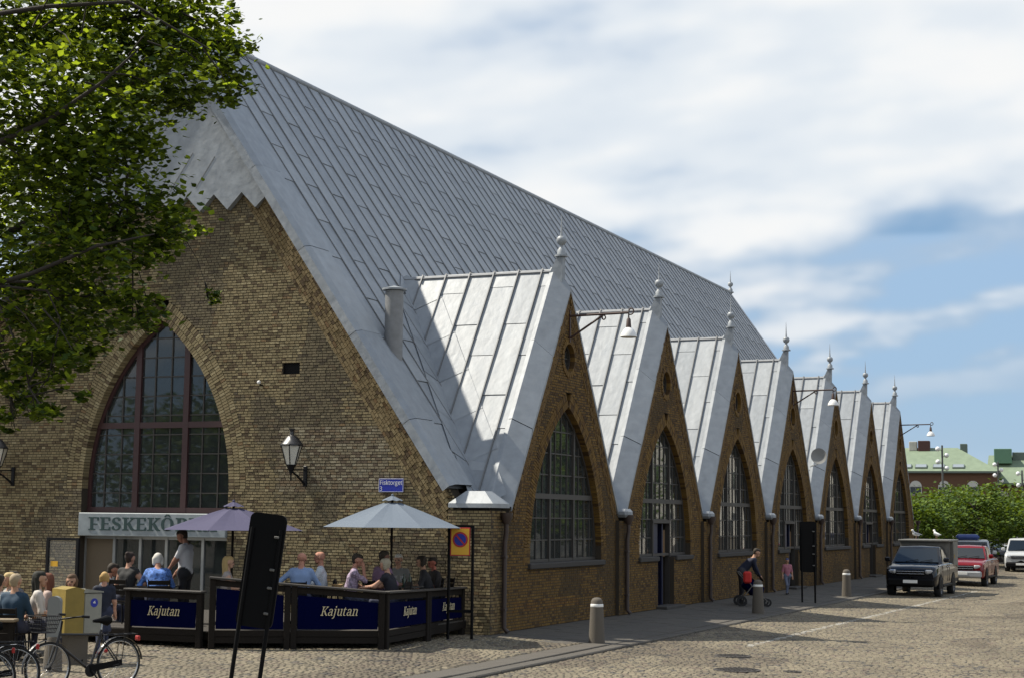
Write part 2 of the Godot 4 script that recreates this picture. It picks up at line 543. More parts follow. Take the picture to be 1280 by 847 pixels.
# ---------------------------------------------------------------- the scene
func _ready():
	rng.seed = 4711
	var cam := Camera3D.new()
	cam.name = "camera"
	add_child(cam)
	cam.fov = 24.036
	cam.near = 0.1; cam.far = 4000.0
	var f := W(0.9111646, 0.39653792, 0.11196764)
	var r := W(0.39792979, -0.91735468, 0.01059572)
	var u := W(-0.10691564, -0.03490081, 0.99365536)
	cam.transform = Transform3D(Basis(r, u, -f), W(-30.5634, -13.77, 2.4))
	cam.current = true
	var env := Environment.new()
	env.background_mode = Environment.BG_SKY
	env.tonemap_mode = Environment.TONE_MAPPER_LINEAR
	env.tonemap_exposure = 2.0
	env.sdfgi_enabled = true; env.ssao_enabled = true; env.ssil_enabled = true
	var sk := Sky.new()
	var pan := PanoramaSkyMaterial.new()
	pan.panorama = sky_picture()
	pan.energy_multiplier = 0.36
	sk.sky_material = pan
	env.sky = sk
	var we := WorldEnvironment.new()
	we.name = "daylight"
	we.environment = env
	add_child(we)
	var sun := DirectionalLight3D.new()
	sun.name = "sun"
	add_child(sun)
	sun.look_at_from_position(W(-0.1, 0.745, 1.0) * 100.0, Vector3.ZERO, Vector3.UP)
	sun.light_energy = 1.12
	sun.light_color = Color(1.0, 0.97, 0.91)
	sun.light_angular_distance = 0.5
	sun.shadow_enabled = true
	make_materials()
	ground()
	market_hall()
	surroundings()
	street_things()
	terrace()
	vehicles()
	people()
	near_tree()

func sky_picture() -> ImageTexture:
	var w := 2048; var h := 1024
	var im := Image.create(w, h, false, Image.FORMAT_RGBF)
	var n1 := FastNoiseLite.new()
	n1.seed = 31; n1.frequency = 1.0; n1.fractal_octaves = 6; n1.fractal_gain = 0.52
	var n2 := FastNoiseLite.new()
	n2.seed = 77; n2.frequency = 1.0; n2.fractal_octaves = 5
	for j in h:
		var el := PI * (0.5 - (j + 0.5) / h)
		if el < -0.05:
			for i in w: im.set_pixel(i, j, Color(0.2, 0.19, 0.17))
			continue
		var e := rad_to_deg(el)
		var se := sin(max(el, 0.0))
		var blue := Color(0.5, 0.76, 0.98).lerp(Color(0.12, 0.32, 0.74), pow(se, 0.5))
		for i in w:
			var az := rad_to_deg(TAU * ((i + 0.5) / w - 0.5))
			var d := Vector3(sin(deg_to_rad(az)) * cos(el), sin(el) * 1.7, -cos(deg_to_rad(az)) * cos(el))
			var a := n1.get_noise_3dv(d * 2.6)
			var b := n2.get_noise_3dv(Vector3(d.x + d.y * 0.9, d.y * 1.9, d.z) * 8.0)
			# broad veil of cloud above, thin streaks in the clear band below it
			var veil := smoothstep(6.2, 11.0, e + 4.0 * a + 3.0 * b) * (1.0 + 0.3 * a + 0.2 * b) * smoothstep(-0.35, 0.35, a + 0.3 * b + 0.85 * exp(-pow((e - 12.0) / 18.0, 2.0)))
			var streak := 0.8 * exp(-pow((e - 6.6 + 2.2 * a) / 1.9, 2.0)) * clampf(0.5 + 2.4 * b + a, 0.0, 1.0)
			var haze := 0.3 * exp(-pow(e / 3.5, 2.0))
			var cover := clampf(max(veil, streak) + haze, 0.0, 1.0)
			var cl := Color(1.18, 1.24, 1.29).lerp(Color(1.3, 1.31, 1.31), clampf(0.5 + 1.5 * a + 1.3 * b, 0.0, 1.0))
			im.set_pixel(i, j, blue.lerp(cl, cover))
	return ImageTexture.create_from_image(im)

# ---------------------------------------------------------------- ground
func gh(a: float, b: float) -> float:      # height of the ground
	if b > 0.0: return 0.0
	if b > -2.7: return 0.04 * b
	return -0.15 - 0.022 * clampf(-2.7 - b, 0.0, 3.5)

func sheet(a0: float, a1: float, b0: float, b1: float, da: float, db: float, off: float) -> Shape:
	var s := Shape.new()
	var na := int(ceil((a1 - a0) / da)); var nb := int(ceil((b1 - b0) / db))
	for i in na:
		for j in nb:
			var p := []
			for q in [[0, 0], [0, 1], [1, 1], [1, 0]]:
				var a: float = lerp(a0, a1, float(i + q[0]) / na); var b: float = lerp(b0, b1, float(j + q[1]) / nb)
				p.append(W(a, b, gh(a, clampf(b, b0 + 0.001, b1 - 0.001)) + off))
			s.quad(p[0], p[1], p[2], p[3])
	return s

func sett_mesh() -> ArrayMesh:      # unit stone, top at y = 0
	var s := Shape.new()
	var o := [Vector3(-.5, -.35, -.5), Vector3(-.5, -.35, .5), Vector3(.5, -.35, .5), Vector3(.5, -.35, -.5)]
	var t := [Vector3(-.34, 0, -.33), Vector3(-.35, 0, .34), Vector3(.34, 0, .35), Vector3(.33, 0, -.34)]
	s.quad(t[0], t[3], t[2], t[1])
	for k in 4:
		var k2 := (k + 1) % 4
		s.quad(o[k], t[k], t[k2], o[k2])
		s.quad(o[k] - Vector3(0, .6, 0), o[k], o[k2], o[k2] - Vector3(0, .6, 0))
	return s.mesh(M.sett)

func sett_color(a: float, b: float) -> Color:
	var t := rng.randf()
	var c := Color(0.25, 0.21, 0.14).lerp(Color(0.195, 0.165, 0.112), t)
	if rng.randf() < 0.12: c = Color(0.17, 0.13, 0.095)
	if rng.randf() < 0.08: c = Color(0.09, 0.082, 0.07)
	c = c * rng.randf_range(0.85, 1.12)
	var m := patch_noise.get_noise_2d(a * 1.4, b * 2.0)
	c = c * (1.0 + 0.3 * m)
	if patch_noise.get_noise_2d(a * 0.5 + 90.0, b * 0.9) > 0.33: c = c * Color(0.72, 0.7, 0.7)      # relaid with darker stone
	if patch_noise.get_noise_2d(a * 5.0, b * 5.0 + 40.0) > 0.5: c = c * 0.6      # oil and damp stains
	# the worn painted line of the parking bays
	var lb := -4.85 - 0.02 * (a - 3.0)
	if a > 2.5 and a < 34.0 and absf(b - lb) < 0.075 and rng.randf() < 0.86:
		c = c.lerp(Color(0.42, 0.4, 0.35), rng.randf_range(0.5, 1.0))
	return c

var patch_noise := FastNoiseLite.new()

func ground():
	patch_noise.seed = 8; patch_noise.frequency = 0.22; patch_noise.fractal_octaves = 3
	var g := Shape.new()
	g.quad(Vector3(-2500, -0.45, 2500), Vector3(-2500, -0.45, -2500), Vector3(2500, -0.45, -2500), Vector3(2500, -0.45, 2500))
	structure("ground", g, M.earth)
	# street and forecourt are beds for stone setts
	var st := structure("street", sheet(-40, 52, -16, -2.95, 2, 1, -0.02), M.joint)
	var fst := structure("far_street", sheet(52, 260, -40, 40, 20, 3, -0.02), M.joint)
	var pl := structure("forecourt", sheet(-40, -0.02, -2.65, 24, 2, 2, -0.02), M.joint)
	var pv := structure("pavement", sheet(-0.02, 52, -2.65, 0.3, 2, 0.5, -0.02), M.mortar)
	var slabs := []
	for k in 4:
		var q := Shape.new()
		q.rbox(Transform3D(), Vector3(0.645, 0.06, 0.985), 0.008)
		slabs.append(q.mesh(mat("slab%d" % k, [lin(0.112, 0.1, 0.083), lin(0.103, 0.093, 0.078), lin(0.11, 0.097, 0.08), lin(0.1, 0.091, 0.077)][k], 0.9, 0, M.fine, 1.4, M.rough_b, 0.4)))
	for i in 52:
		for j in 4:
			var o := part("paving_slab", slabs[rng.randi() % 4], null, pv)
			var bb := -0.34 - 0.655 * j
			o.position = W(i + 0.5 + (0.5 if j % 2 else 0.0) - 0.5, bb, gh(0, bb) - 0.03 + rng.randf_range(-.003, .003))
			o.rotation = Vector3(rng.randf_range(-.003, .003), 0, -0.04)
	var sm := sett_mesh()
	for reg in [[st, -13.5, 51.6, -15.0, -2.98, "street"], [pl, -15.0, -0.05, -2.1, 14.0, "forecourt"], [fst, 52.05, 100.0, -8.0, 6.0, "far_street"]]:
		var xf := []; var cols := []
		var near := []
		var a: float = reg[1]
		while a < reg[2]:
			var da := rng.randf_range(0.1, 0.125)
			var b: float = reg[3] + rng.randf_range(0, 0.12)
			while b < reg[4]:
				var db := rng.randf_range(0.1, 0.16)
				var p := W(a + da * 0.5, b + db * 0.5, gh(a, b + db * 0.5) + rng.randf_range(-0.004, 0.003))
				var t := Transform3D(Basis.from_euler(Vector3(rng.randf_range(-.03, .03), rng.randf_range(-.08, .08), rng.randf_range(-.03, .03))) * Basis.from_scale(Vector3(db - 0.006, 0.05, da - 0.006)), p)
				# stones wholly out of sight to the right of the view are left to the bed
				if b > -14.2 + 0.085 * (a + 30.0):
					var c := sett_color(a + da * 0.5, b + db * 0.5)
					var cd := (a + 30.6) * 0.911 + (b + 13.8) * 0.3965
					var side := absf((a + 30.6) * 0.398 - (b + 13.8) * 0.917)
					if reg[5] != "far_street" and near.size() < 150 and cd > 24.2 and side < 7.0:
						near.append([t, c])
					else:
						xf.append(t); cols.append(c)
				b += db
			a += da
		copies("setts", sm, xf, cols, reg[0])
		var tones := []
		for k in 5:
			var m2: StandardMaterial3D = M.sett.duplicate()
			m2.vertex_color_use_as_albedo = false
			var q: Color = [Color(0.235, 0.198, 0.132), Color(0.17, 0.145, 0.1), Color(0.2, 0.165, 0.115), Color(0.21, 0.18, 0.12), Color(0.185, 0.158, 0.108)][k]
			m2.albedo_color = q.linear_to_srgb()
			var am: ArrayMesh = sm.duplicate()
			am.surface_set_material(0, m2)
			tones.append(am)
		for k in near.size():
			var o := part("sett", tones[k % 5], null, reg[0])
			o.transform = near[k][0]
	# kerb: granite stones
	var ks := []
	for k in 3:
		var s := Shape.new()
		s.rbox(Transform3D(), Vector3(0.3, 0.3, 0.985), 0.02)
		ks.append(s.mesh(mat("kerb%d" % k, [lin(0.112, 0.1, 0.083), lin(0.103, 0.093, 0.078), lin(0.11, 0.097, 0.08)][k], 0.85, 0, M.fine, 2.0, M.rough_b, 0.5)))
	var bed := Shape.new()
	bed.bx(2.64, 2.96, -0.6, -0.16, -52, 40)
	var kb := structure("kerb", bed, M.mortar)
	for i in 92:
		var o := part("kerbstone", ks[rng.randi() % 3], null, kb)
		o.position = Vector3(2.8, -0.262 + rng.randf_range(-.004, .004), 39.5 - i)
		o.rotation.y = rng.randf_range(-.006, .006)
	# a strip of smooth flagstones behind the kerb
	var fb := Shape.new()
	fb.bx(2.1, 2.64, -0.5, -0.115, 0, 40)
	var fs := structure("flagstone_strip", fb, M.mortar)
	var fm := []
	for k in 3:
		var s := Shape.new()
		s.rbox(Transform3D(), Vector3(0.52, 0.12, 0.79), 0.012)
		fm.append(s.mesh(M["kerb%d" % k]))
	for i in 50:
		var o := part("flagstone", fm[rng.randi() % 3], null, fs)
		o.position = Vector3(2.37, -0.155 + rng.randf_range(-.003, .003), 39.6 - i * 0.8)

# ---------------------------------------------------------------- bricks
func arch(w: float, h: float, dy: float, t := 0.0) -> float:     # half width of a pointed arch, dy above its springing
	var r := (w * w + h * h) / (2.0 * w)
	var q := (r + t) * (r + t) - dy * dy
	return max(0.0, (w - r) + sqrt(max(q, 0.0)))

func cut(iv: Array, lo: float, hi: float) -> Array:      # intervals less one
	if hi <= lo: return iv
	var out := []
	for k in iv:
		if hi <= k[0] or lo >= k[1]: out.append(k)
		else:
			if lo > k[0] + 0.02: out.append([k[0], lo])
			if hi < k[1] - 0.02: out.append([hi, k[1]])
	return out

var soot := FastNoiseLite.new()

func brick_color(warm_shade: float, u := 0.0, v := 0.0) -> Color:
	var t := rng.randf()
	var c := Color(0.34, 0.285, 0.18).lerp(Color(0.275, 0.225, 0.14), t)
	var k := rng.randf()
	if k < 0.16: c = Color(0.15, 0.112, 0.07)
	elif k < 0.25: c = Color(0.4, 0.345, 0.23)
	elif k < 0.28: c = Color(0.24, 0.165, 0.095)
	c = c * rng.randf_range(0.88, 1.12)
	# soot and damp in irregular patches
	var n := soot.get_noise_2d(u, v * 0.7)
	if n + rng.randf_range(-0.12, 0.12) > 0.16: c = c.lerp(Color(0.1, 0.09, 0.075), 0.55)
	return Color(c.r * (1.08 - 0.5 * warm_shade), c.g * (1.03 - 0.65 * warm_shade), c.b * (0.86 - 0.76 * warm_shade))  # side bricks: warmer hue, plus their shade put into the colour

var brick_unit: ArrayMesh
var brick_tones := []

func brick_meshes():
	soot.seed = 17; soot.frequency = 0.33; soot.fractal_octaves = 4
	var s := Shape.new()
	var o := [Vector3(-.5, -.5, 0), Vector3(-.5, .5, 0), Vector3(.5, .5, 0), Vector3(.5, -.5, 0)]
	var f := Vector3(0.985, 0.94, 1)
	var t := []
	for k in o: t.append(k * f + Vector3(0, 0, 1))
	s.quad(t[0], t[1], t[2], t[3])
	for k in 4:
		var k2 := (k + 1) % 4
		s.quad(o[k], t[k], t[k2], o[k2])
	s.quad(o[3], o[2], o[1], o[0])
	brick_unit = s.mesh(M.brick)
	for c in [[.34, .285, .18], [.275, .225, .14], [.17, .125, .08], [.4, .345, .23], [.26, .19, .11], [.31, .255, .16], [.22, .114, .016], [.178, .09, .013], [.1, .048, .007], [.26, .138, .02], [.165, .075, .01], [.2, .102, .014]]:  # last six tones: side bricks, warmer and darkened with painted shade
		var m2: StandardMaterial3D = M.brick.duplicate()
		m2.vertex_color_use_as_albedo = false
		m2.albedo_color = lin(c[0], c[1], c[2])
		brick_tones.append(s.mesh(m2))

class Laid:
	var xf := []
	var cols := []
	var shown := []

# rows of bricks over a mortar core. rows(v) gives the free intervals of u at height v; front face at n = 0
func brick_wall(called: String, parent: Node, T: Transform3D, v0: float, v1: float, rows: Callable, thick: float, warm_shade: float, show: Callable, laid: Laid) -> MeshInstance3D:
	var core := Shape.new()
	var ch := 0.0625
	var n := int((v1 - v0) / ch)
	for i in n:
		var v := v0 + (i + 0.5) * ch
		var iv: Array = rows.call(v)
		for k in iv:
			var l: float = k[1] - k[0]
			if l < 0.03: continue
			core.box(T * Transform3D(Basis(), Vector3((k[0] + k[1]) * 0.5, v, -thick * 0.5 - 0.008)), Vector3(l, ch, thick))
			var u: float = k[0]
			var j := rng.randi() % 2
			u -= rng.randf() * 0.1
			while u < k[1] - 0.005:
				var bl := rng.randf_range(0.14, 0.165) if j % 2 == 0 else 0.11
				j += 1
				var lo: float = max(u, k[0]); var hi: float = min(u + bl, k[1])
				if hi - lo > 0.02:
					var t := T * Transform3D(Basis.from_euler(Vector3(rng.randf_range(-.04, .04), rng.randf_range(-.02, .02), rng.randf_range(-.012, .012))) * Basis.from_scale(Vector3(hi - lo - 0.011, ch - 0.0135, 0.022)), Vector3((lo + hi) * 0.5, v, -0.02 + rng.randf_range(-.003, .004)))
					if show.call((lo + hi) * 0.5, v): laid.shown.append(t)
					else:
						laid.xf.append(t); laid.cols.append(brick_color(warm_shade, (lo + hi) * 0.5, v))
				u = u + bl
	var o := part(called, core, M.mortar, parent)
	return o

func lay(laid: Laid, parent: Node, tones := 0):
	if laid.xf.size(): copies("brickwork", brick_unit, laid.xf, laid.cols, parent)
	for t in laid.shown:
		var o := part("brick", brick_tones[tones + rng.randi() % 6], null, parent)
		o.transform = t

func voussoirs(T: Transform3D, cu: float, v0: float, w: float, h: float, ring: float, deep: float, warm_shade: float, laid: Laid, layers := 1):
	var r := (w * w + h * h) / (2.0 * w)
	var full := asin(clampf(h / r, 0, 1))
	for layer in layers:
		var rr := r + ring * (layer + 0.5) / layers
		var nn := int(full * rr / 0.07)
		for sd in [-1, 1]:
			for i in nn:
				var th := full * (i + 0.5) / nn
				var lu: float = (w - r) + rr * cos(th)
				if lu < 0.0: continue
				var p := Vector3(cu + sd * lu, v0 + rr * sin(th), -deep + rng.randf_range(-.003, .004))
				var ang: float = th if sd > 0 else PI - th
				laid.xf.append(T * Transform3D(Basis(Vector3(0, 0, 1), ang) * Basis.from_scale(Vector3(ring / layers - 0.01, 0.06, deep)), p))
				laid.cols.append(brick_color(warm_shade))

# raking courses of bricks under a slope, from p to q in wall coordinates
func raking(T: Transform3D, p: Vector2, q: Vector2, width: float, proud: float, warm_shade: float, laid: Laid):
	var d := (q - p).normalized()
	var len := p.distance_to(q)
	var ang := d.angle()
	var u := 0.0
	while u < len:
		var l := 0.105 if rng.randf() < 0.7 else 0.16
		var c := p + d * (u + l * 0.5)
		laid.xf.append(T * Transform3D(Basis(Vector3(0, 0, 1), ang) * Basis.from_scale(Vector3(l - 0.01, width - 0.01, proud + 0.05)), Vector3(c.x, c.y, -0.05 + rng.randf_range(-.004, .006))))
		laid.cols.append(brick_color(warm_shade) * Color(0.9, 0.87, 0.85))
		u += l

# panes of glass cut to an outline by a grid of bars
func glaze(parent: Node, T: Transform3D, outline: PackedVector2Array, xs: Array, ys: Array, m: Material, single := true, join := 1):
	var joined := Shape.new()
	for i in range(0, xs.size() - 1, join):
		for j in ys.size() - 1:
			var x1: float = xs[min(i + join, xs.size() - 1)]
			var rect := P2([[xs[i], ys[j]], [x1, ys[j]], [x1, ys[j + 1]], [xs[i], ys[j + 1]]])
			for pl in Geometry2D.intersect_polygons(rect, outline):
				if pl.size() < 3: continue
				var lo := Vector2(1e9, 1e9); var hi := -lo
				for q in pl:
					lo = lo.min(q); hi = hi.max(q)
				if hi.x - lo.x < 0.03 or hi.y - lo.y < 0.03: continue
				var mid := (lo + hi) * 0.5
				var tilt := Transform3D(Basis.from_euler(Vector3(rng.randf_range(-.003, .003), rng.randf_range(-.003, .003), 0)), Vector3(mid.x, mid.y, 0))
				var lp := PackedVector2Array()
				for q in pl: lp.append(q - mid)
				var s := Shape.new()
				s.prism(lp, T * tilt, -0.003, 0.003)
				if single: part("pane", s, m, parent)
				else: joined.add(s)
	if not single: part("pane", joined, m, parent)

func outline_of(cu: float, v0: float, vs: float, w: float, h: float, n := 14) -> PackedVector2Array:    # pointed arch: sill v0, springing vs
	var o := PackedVector2Array()
	o.append(Vector2(cu - w, v0)); o.append(Vector2(cu + w, v0))
	for i in n:
		var dy := h * i / n
		o.append(Vector2(cu + arch(w, h, dy), vs + dy))
	o.append(Vector2(cu, vs + h))
	for i in range(n - 1, -1, -1):
		var dy := h * i / n
		o.append(Vector2(cu - arch(w, h, dy), vs + dy))
	if vs - v0 < 0.01:
		o.remove_at(2); o.remove_at(o.size() - 1)
	return o

func bar_sweep(T: Transform3D, pts: PackedVector2Array, width: float, z0: float, z1: float, closed := true) -> Shape:   # frame inside an outline (counter-clockwise)
	var s := Shape.new()
	var n := pts.size()
	var inner := []
	for i in n:
		var a := pts[(i - 1 + n) % n]; var b := pts[i]; var c := pts[(i + 1) % n]
		var d1 := (b - a).normalized(); var d2 := (c - b).normalized()
		var n1 := Vector2(-d1.y, d1.x); var n2 := Vector2(-d2.y, d2.x)
		var m := (n1 + n2).normalized()
		inner.append(b + m * width / max(0.4, m.dot(n1)))
	for i in n if closed else n - 1:
		var j := (i + 1) % n
		var a := pts[i]; var b := pts[j]; var ai: Vector2 = inner[i]; var bi: Vector2 = inner[j]
		s.quad(T * Vector3(ai.x, ai.y, z1), T * Vector3(bi.x, bi.y, z1), T * Vector3(b.x, b.y, z1), T * Vector3(a.x, a.y, z1))
		s.quad(T * Vector3(ai.x, ai.y, z0), T * Vector3(bi.x, bi.y, z0), T * Vector3(bi.x, bi.y, z1), T * Vector3(ai.x, ai.y, z1))
	return s

# a vertical or horizontal bar clipped to an arch outline
func bars_in(T: Transform3D, outline: PackedVector2Array, rect: Array, z0: float, z1: float, s: Shape):
	for pl in Geometry2D.intersect_polygons(P2([[rect[0], rect[1]], [rect[2], rect[1]], [rect[2], rect[3]], [rect[0], rect[3]]]), outline):
		if pl.size() >= 3: s.prism(pl, T, z0, z1)

# ---------------------------------------------------------------- sheet metal roofs
func sheets(parent: Node, T: Transform3D, region: PackedVector2Array, us: Array, rows: float, thick: float, limit: int, seam_h: float, mats: Array, counter: Array):
	var lo := Vector2(1e9, 1e9); var hi := -lo
	for q in region:
		lo = lo.min(q); hi = hi.max(q)
	var seams := Shape.new()
	var rest := [Shape.new(), Shape.new(), Shape.new()]
	for i in us.size() - 1:
		var v := lo.y - rows * (0.5 if i % 2 else 0.0) - rng.randf() * 0.15
		while v < hi.y:
			var rect := P2([[us[i] + 0.012, v + 0.006], [us[i + 1] - 0.012, v + 0.006], [us[i + 1] - 0.012, v + rows - 0.006], [us[i] + 0.012, v + rows - 0.006]])
			for pl in Geometry2D.intersect_polygons(rect, region):
				if pl.size() < 3: continue
				var tw := Transform3D(Basis.from_euler(Vector3(-0.0065 + rng.randf_range(-.003, .003), rng.randf_range(-.006, .006), 0)), Vector3(0, 0, 0))
				var mid := Vector2()
				for q in pl: mid += q / pl.size()
				var lp := PackedVector2Array()
				for q in pl: lp.append(q - mid)
				tw.origin = Vector3(mid.x, mid.y, 0)
				var s := Shape.new()
				s.prism(lp, T * tw, -0.006, thick)
				if counter[0] < limit:
					part("roof_sheet", s, mats[rng.randi() % mats.size()], parent)
					counter[0] += 1
				else: rest[rng.randi() % 3].add(s)
			v += rows
		for pl in Geometry2D.intersect_polygons(P2([[us[i] - 0.014, lo.y - 1], [us[i] + 0.014, lo.y - 1], [us[i] + 0.014, hi.y + 1], [us[i] - 0.014, hi.y + 1]]), region):
			if pl.size() >= 3: seams.prism(pl, T, -0.006, seam_h)
	for k in 3:
		if rest[k].v.size(): part("roof_sheets", rest[k], mats[k], parent, "stuff")
	part("standing_seams", seams, M.seam, parent)

func market_hall():
	brick_meshes()
	var hall := thing("market_hall", "yellow-grey brick market hall with steep metal roof and seven small side gables", "building")
	var TF := Transform3D(Basis(), Vector3.ZERO)                                   # front: u = -b
	var TS := Transform3D(Basis(Vector3(0, 0, -1), Vector3(0, 1, 0), Vector3(1, 0, 0)), Vector3.ZERO)   # side: u = a
	var SP := 3.0; var AW := 2.04; var AH := 3.95
	# ---- front wall
	var laid := Laid.new()
	var front_rows := func(v: float) -> Array:
		var half: float = min(MB, (MR - 0.25 - v) / MK)
		var iv := [[-MB - half, -MB + half]]
		if v < SP: iv = cut(iv, -MB - AW, -MB + AW)
		elif v < SP + AH + 0.46: iv = cut(iv, -MB - arch(AW, AH, v - SP, 0.46), -MB + arch(AW, AH, v - SP, 0.46))
		if v > 5.58 and v < 5.82: iv = cut(iv, -5.14, -4.7)
		return iv
	var show := func(u: float, v: float) -> bool: return u > -5.2 and u < -2.4 and v > 2.95 and v < 4.4 and u < -((v - 0.6) / MK)
	var fw := brick_wall("front_wall", hall, TF, 0.0, MR - 0.4, front_rows, 0.4, 0.0, show, laid)
	voussoirs(TF, -MB, SP, AW, AH, 0.46, 0.4, 0.0, laid, 3)
	for sd in [-1, 1]:
		for k in 8:
			var off := 0.24 + 0.078 * k
			var pr: float = [0.1, 0.085, 0.07, 0.055, 0.04, 0.03, 0.02, 0.012][k]
			var lo := Vector2(-MB + sd * (MB - 0.95), ME + MK * 0.95 - off * 1.753)
			var hi := Vector2(-MB + sd * 0.1, MR - off * 1.753)
			raking(TF, lo, hi, 0.078, pr, 0.25, laid)
	lay(laid, fw)
	var ap := Shape.new()
	ap.bx(-5.14, -4.7, 5.57, 5.82, -0.3, -0.06)
	part("air_vent", ap, M.black, hall)
	# ---- corner pier with its metal cap
	var pl := Laid.new()
	var pw := brick_wall("corner_pier", hall, Transform3D(Basis(), Vector3(0, 0, 0.14)), 0.0, 2.62, func(_v): return [[-0.9, 0.1]], 0.12, 0.1, func(_u, _w): return false, pl)
	lay(pl, pw)
	pl = Laid.new()
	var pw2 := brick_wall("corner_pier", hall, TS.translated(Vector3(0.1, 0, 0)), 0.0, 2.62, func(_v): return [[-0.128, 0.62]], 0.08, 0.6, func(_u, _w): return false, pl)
	lay(pl, pw2)
	var cp := Shape.new()
	var c0 := [Vector3(-0.86, 2.62, 0.22), Vector3(-0.86, 2.62, -0.66), Vector3(0.17, 2.62, -0.66), Vector3(0.17, 2.62, 0.22)]
	var c1 := []; var c2 := []
	for k in c0:
		c1.append(k + Vector3(0, 0.09, 0))
		c2.append(Vector3(-0.36 + (k.x + 0.36) * 0.42, 2.97, -0.24 + (k.z + 0.24) * 0.42))
	for k in 4:
		var k2 := (k + 1) % 4
		cp.quad(c0[k2], c1[k2], c1[k], c0[k])
		cp.quad(c1[k2], c2[k2], c2[k], c1[k])
	cp.quad(c2[0], c2[1], c2[2], c2[3]); cp.quad(c0[3], c0[2], c0[1], c0[0])
	part("pier_cap", cp, M.zinc3, hall)
	var pc := Shape.new()
	pc.bx(-0.84, 0.005, 0.0, 2.615, -0.6, 0.005)
	part("pier_core", pc, M.mortar, hall)
	# ---- big front window
	var gw := group_part("front_window", hall)
	var TW := Transform3D(Basis(), Vector3(0, 0, -0.27))
	var ol := outline_of(-MB, 2.45, SP, AW, AH)
	var xs := []; var ys := []
	for i in 10: xs.append(-MB - AW + i * AW * 2 / 9.0)
	for i in 11: ys.append(2.45 + i * 0.452)
	glaze(gw, TW, ol, xs, ys, M.glass)
	part("frame", bar_sweep(TW, ol, 0.09, -0.06, 0.05), M.maroon, gw)
	for i in [3, 6]:
		var s := Shape.new()
		bars_in(TW, ol, [xs[i] - 0.075, 2.4, xs[i] + 0.075, 8], -0.07, 0.07, s)
		part("mullion", s, M.maroon, gw)
	for y in [2.5, 4.48]:
		var s := Shape.new()
		bars_in(TW, ol, [-12, y - 0.07, -5, y + 0.07], -0.065, 0.065, s)
		part("transom", s, M.maroon, gw)
	for i in [1, 2, 4, 5, 7, 8]:
		var s := Shape.new()
		bars_in(TW, ol, [xs[i] - 0.015, 2.4, xs[i] + 0.015, 8], -0.025, 0.028, s)
		part("glazing_bar", s, M.sash, gw)
	for i in range(1, 10):
		var s := Shape.new()
		bars_in(TW, ol, [-12, ys[i] - 0.015, -5, ys[i] + 0.015], -0.02, 0.022, s)
		part("glazing_bar", s, M.sash, gw)
	# ---- sign and entrance
	var sg := Shape.new()
	sg.rbox(Transform3D(Basis(), Vector3(-MB, 2.165, 0.0)), Vector3(4.1, 0.54, 0.16), 0.015)
	var sb := part("sign_board", sg, M.board_pale, hall)
	text_on(sb, "FESKEKÔRKA", "Droid Serif", 0.4, W(-0.085, 8.5, 2.17), 0.0, M.letter_green, 0.012, 1.28, true)
	var en := group_part("entrance", hall)
	var ex := [-10.57, -9.72, -8.98, -8.25, -7.25, -6.49]
	var fr := Shape.new()
	for x in ex: fr.bx(x - 0.035, x + 0.035, 0, 1.9, -0.26, -0.18)
	fr.bx(-10.57, -6.49, 1.83, 1.895, -0.255, -0.185)
	fr.bx(-10.57, -6.49, 0.0, 0.12, -0.25, -0.19)
	part("door_frame", fr, M.alu, en)
	for i in 5:
		var s := Shape.new()
		s.bx(ex[i] + 0.035, ex[i + 1] - 0.035, 0.12, 1.83, -0.226, -0.22)
		part("door_pane" if i else "side_panel", s, M.glass if i else mat("beige_panel", lin(0.13, 0.1, 0.065), 0.7), en)
	# ---- front cladding with its zigzag hem
	var zz := []
	var hw := (MR - 0.12 - 9.72) / MK
	zz.append([-MB + hw, 9.72])
	var nz := 7
	var teeth := []
	var xx := -MB + hw
	for k in 8:
		var st: float = hw * 2 / 8.0
		zz.append([xx - st * (k + 0.5), 9.38 if k % 2 == 0 else 9.38])
		zz.append([xx - st * (k + 1.0), 9.76 if k < 7 else 9.72])
	zz.append([-MB, MR - 0.12])
	var fc := Shape.new()
	fc.prism(P2(zz), TF, 0.005, 0.16)
	var fcl := part("gable_cladding", fc, M.zinc, hall)
	var rib := Shape.new()
	var d45 := Vector2(1, MK).normalized()
	for k in 9:
		for seg in 2:
			var p := Vector2(-MB + hw - 0.55 - 0.73 * k - seg * 0.2, 9.75 + rng.randf_range(0.0, 0.2) + seg * 1.45)
			var l := rng.randf_range(0.8, 1.3)
			var e := p + d45 * l
			if e.y > MR - 0.7 - absf(e.x + MB) * MK or p.y > MR - 0.7 - absf(p.x + MB) * MK: continue
			rib.box(TF * Transform3D(Basis(Vector3(0, 0, 1), d45.angle()), Vector3((p.x + e.x) * .5, (p.y + e.y) * .5, 0.162)), Vector3(l, 0.02, 0.009))
	part("standing_seams", rib, M.seam, fcl)
	# ---- main roof
	var c1753 := sqrt(1.0 + MK * MK)
	var TM := Transform3D(Basis(Vector3(0, 0, -1), Vector3(-1, MK, 0) / c1753, Vector3(MK, 1, 0) / c1753), Vector3(0, ME, 0))
	var LV := MB * c1753
	var END := 49.2
	var deck := Shape.new()
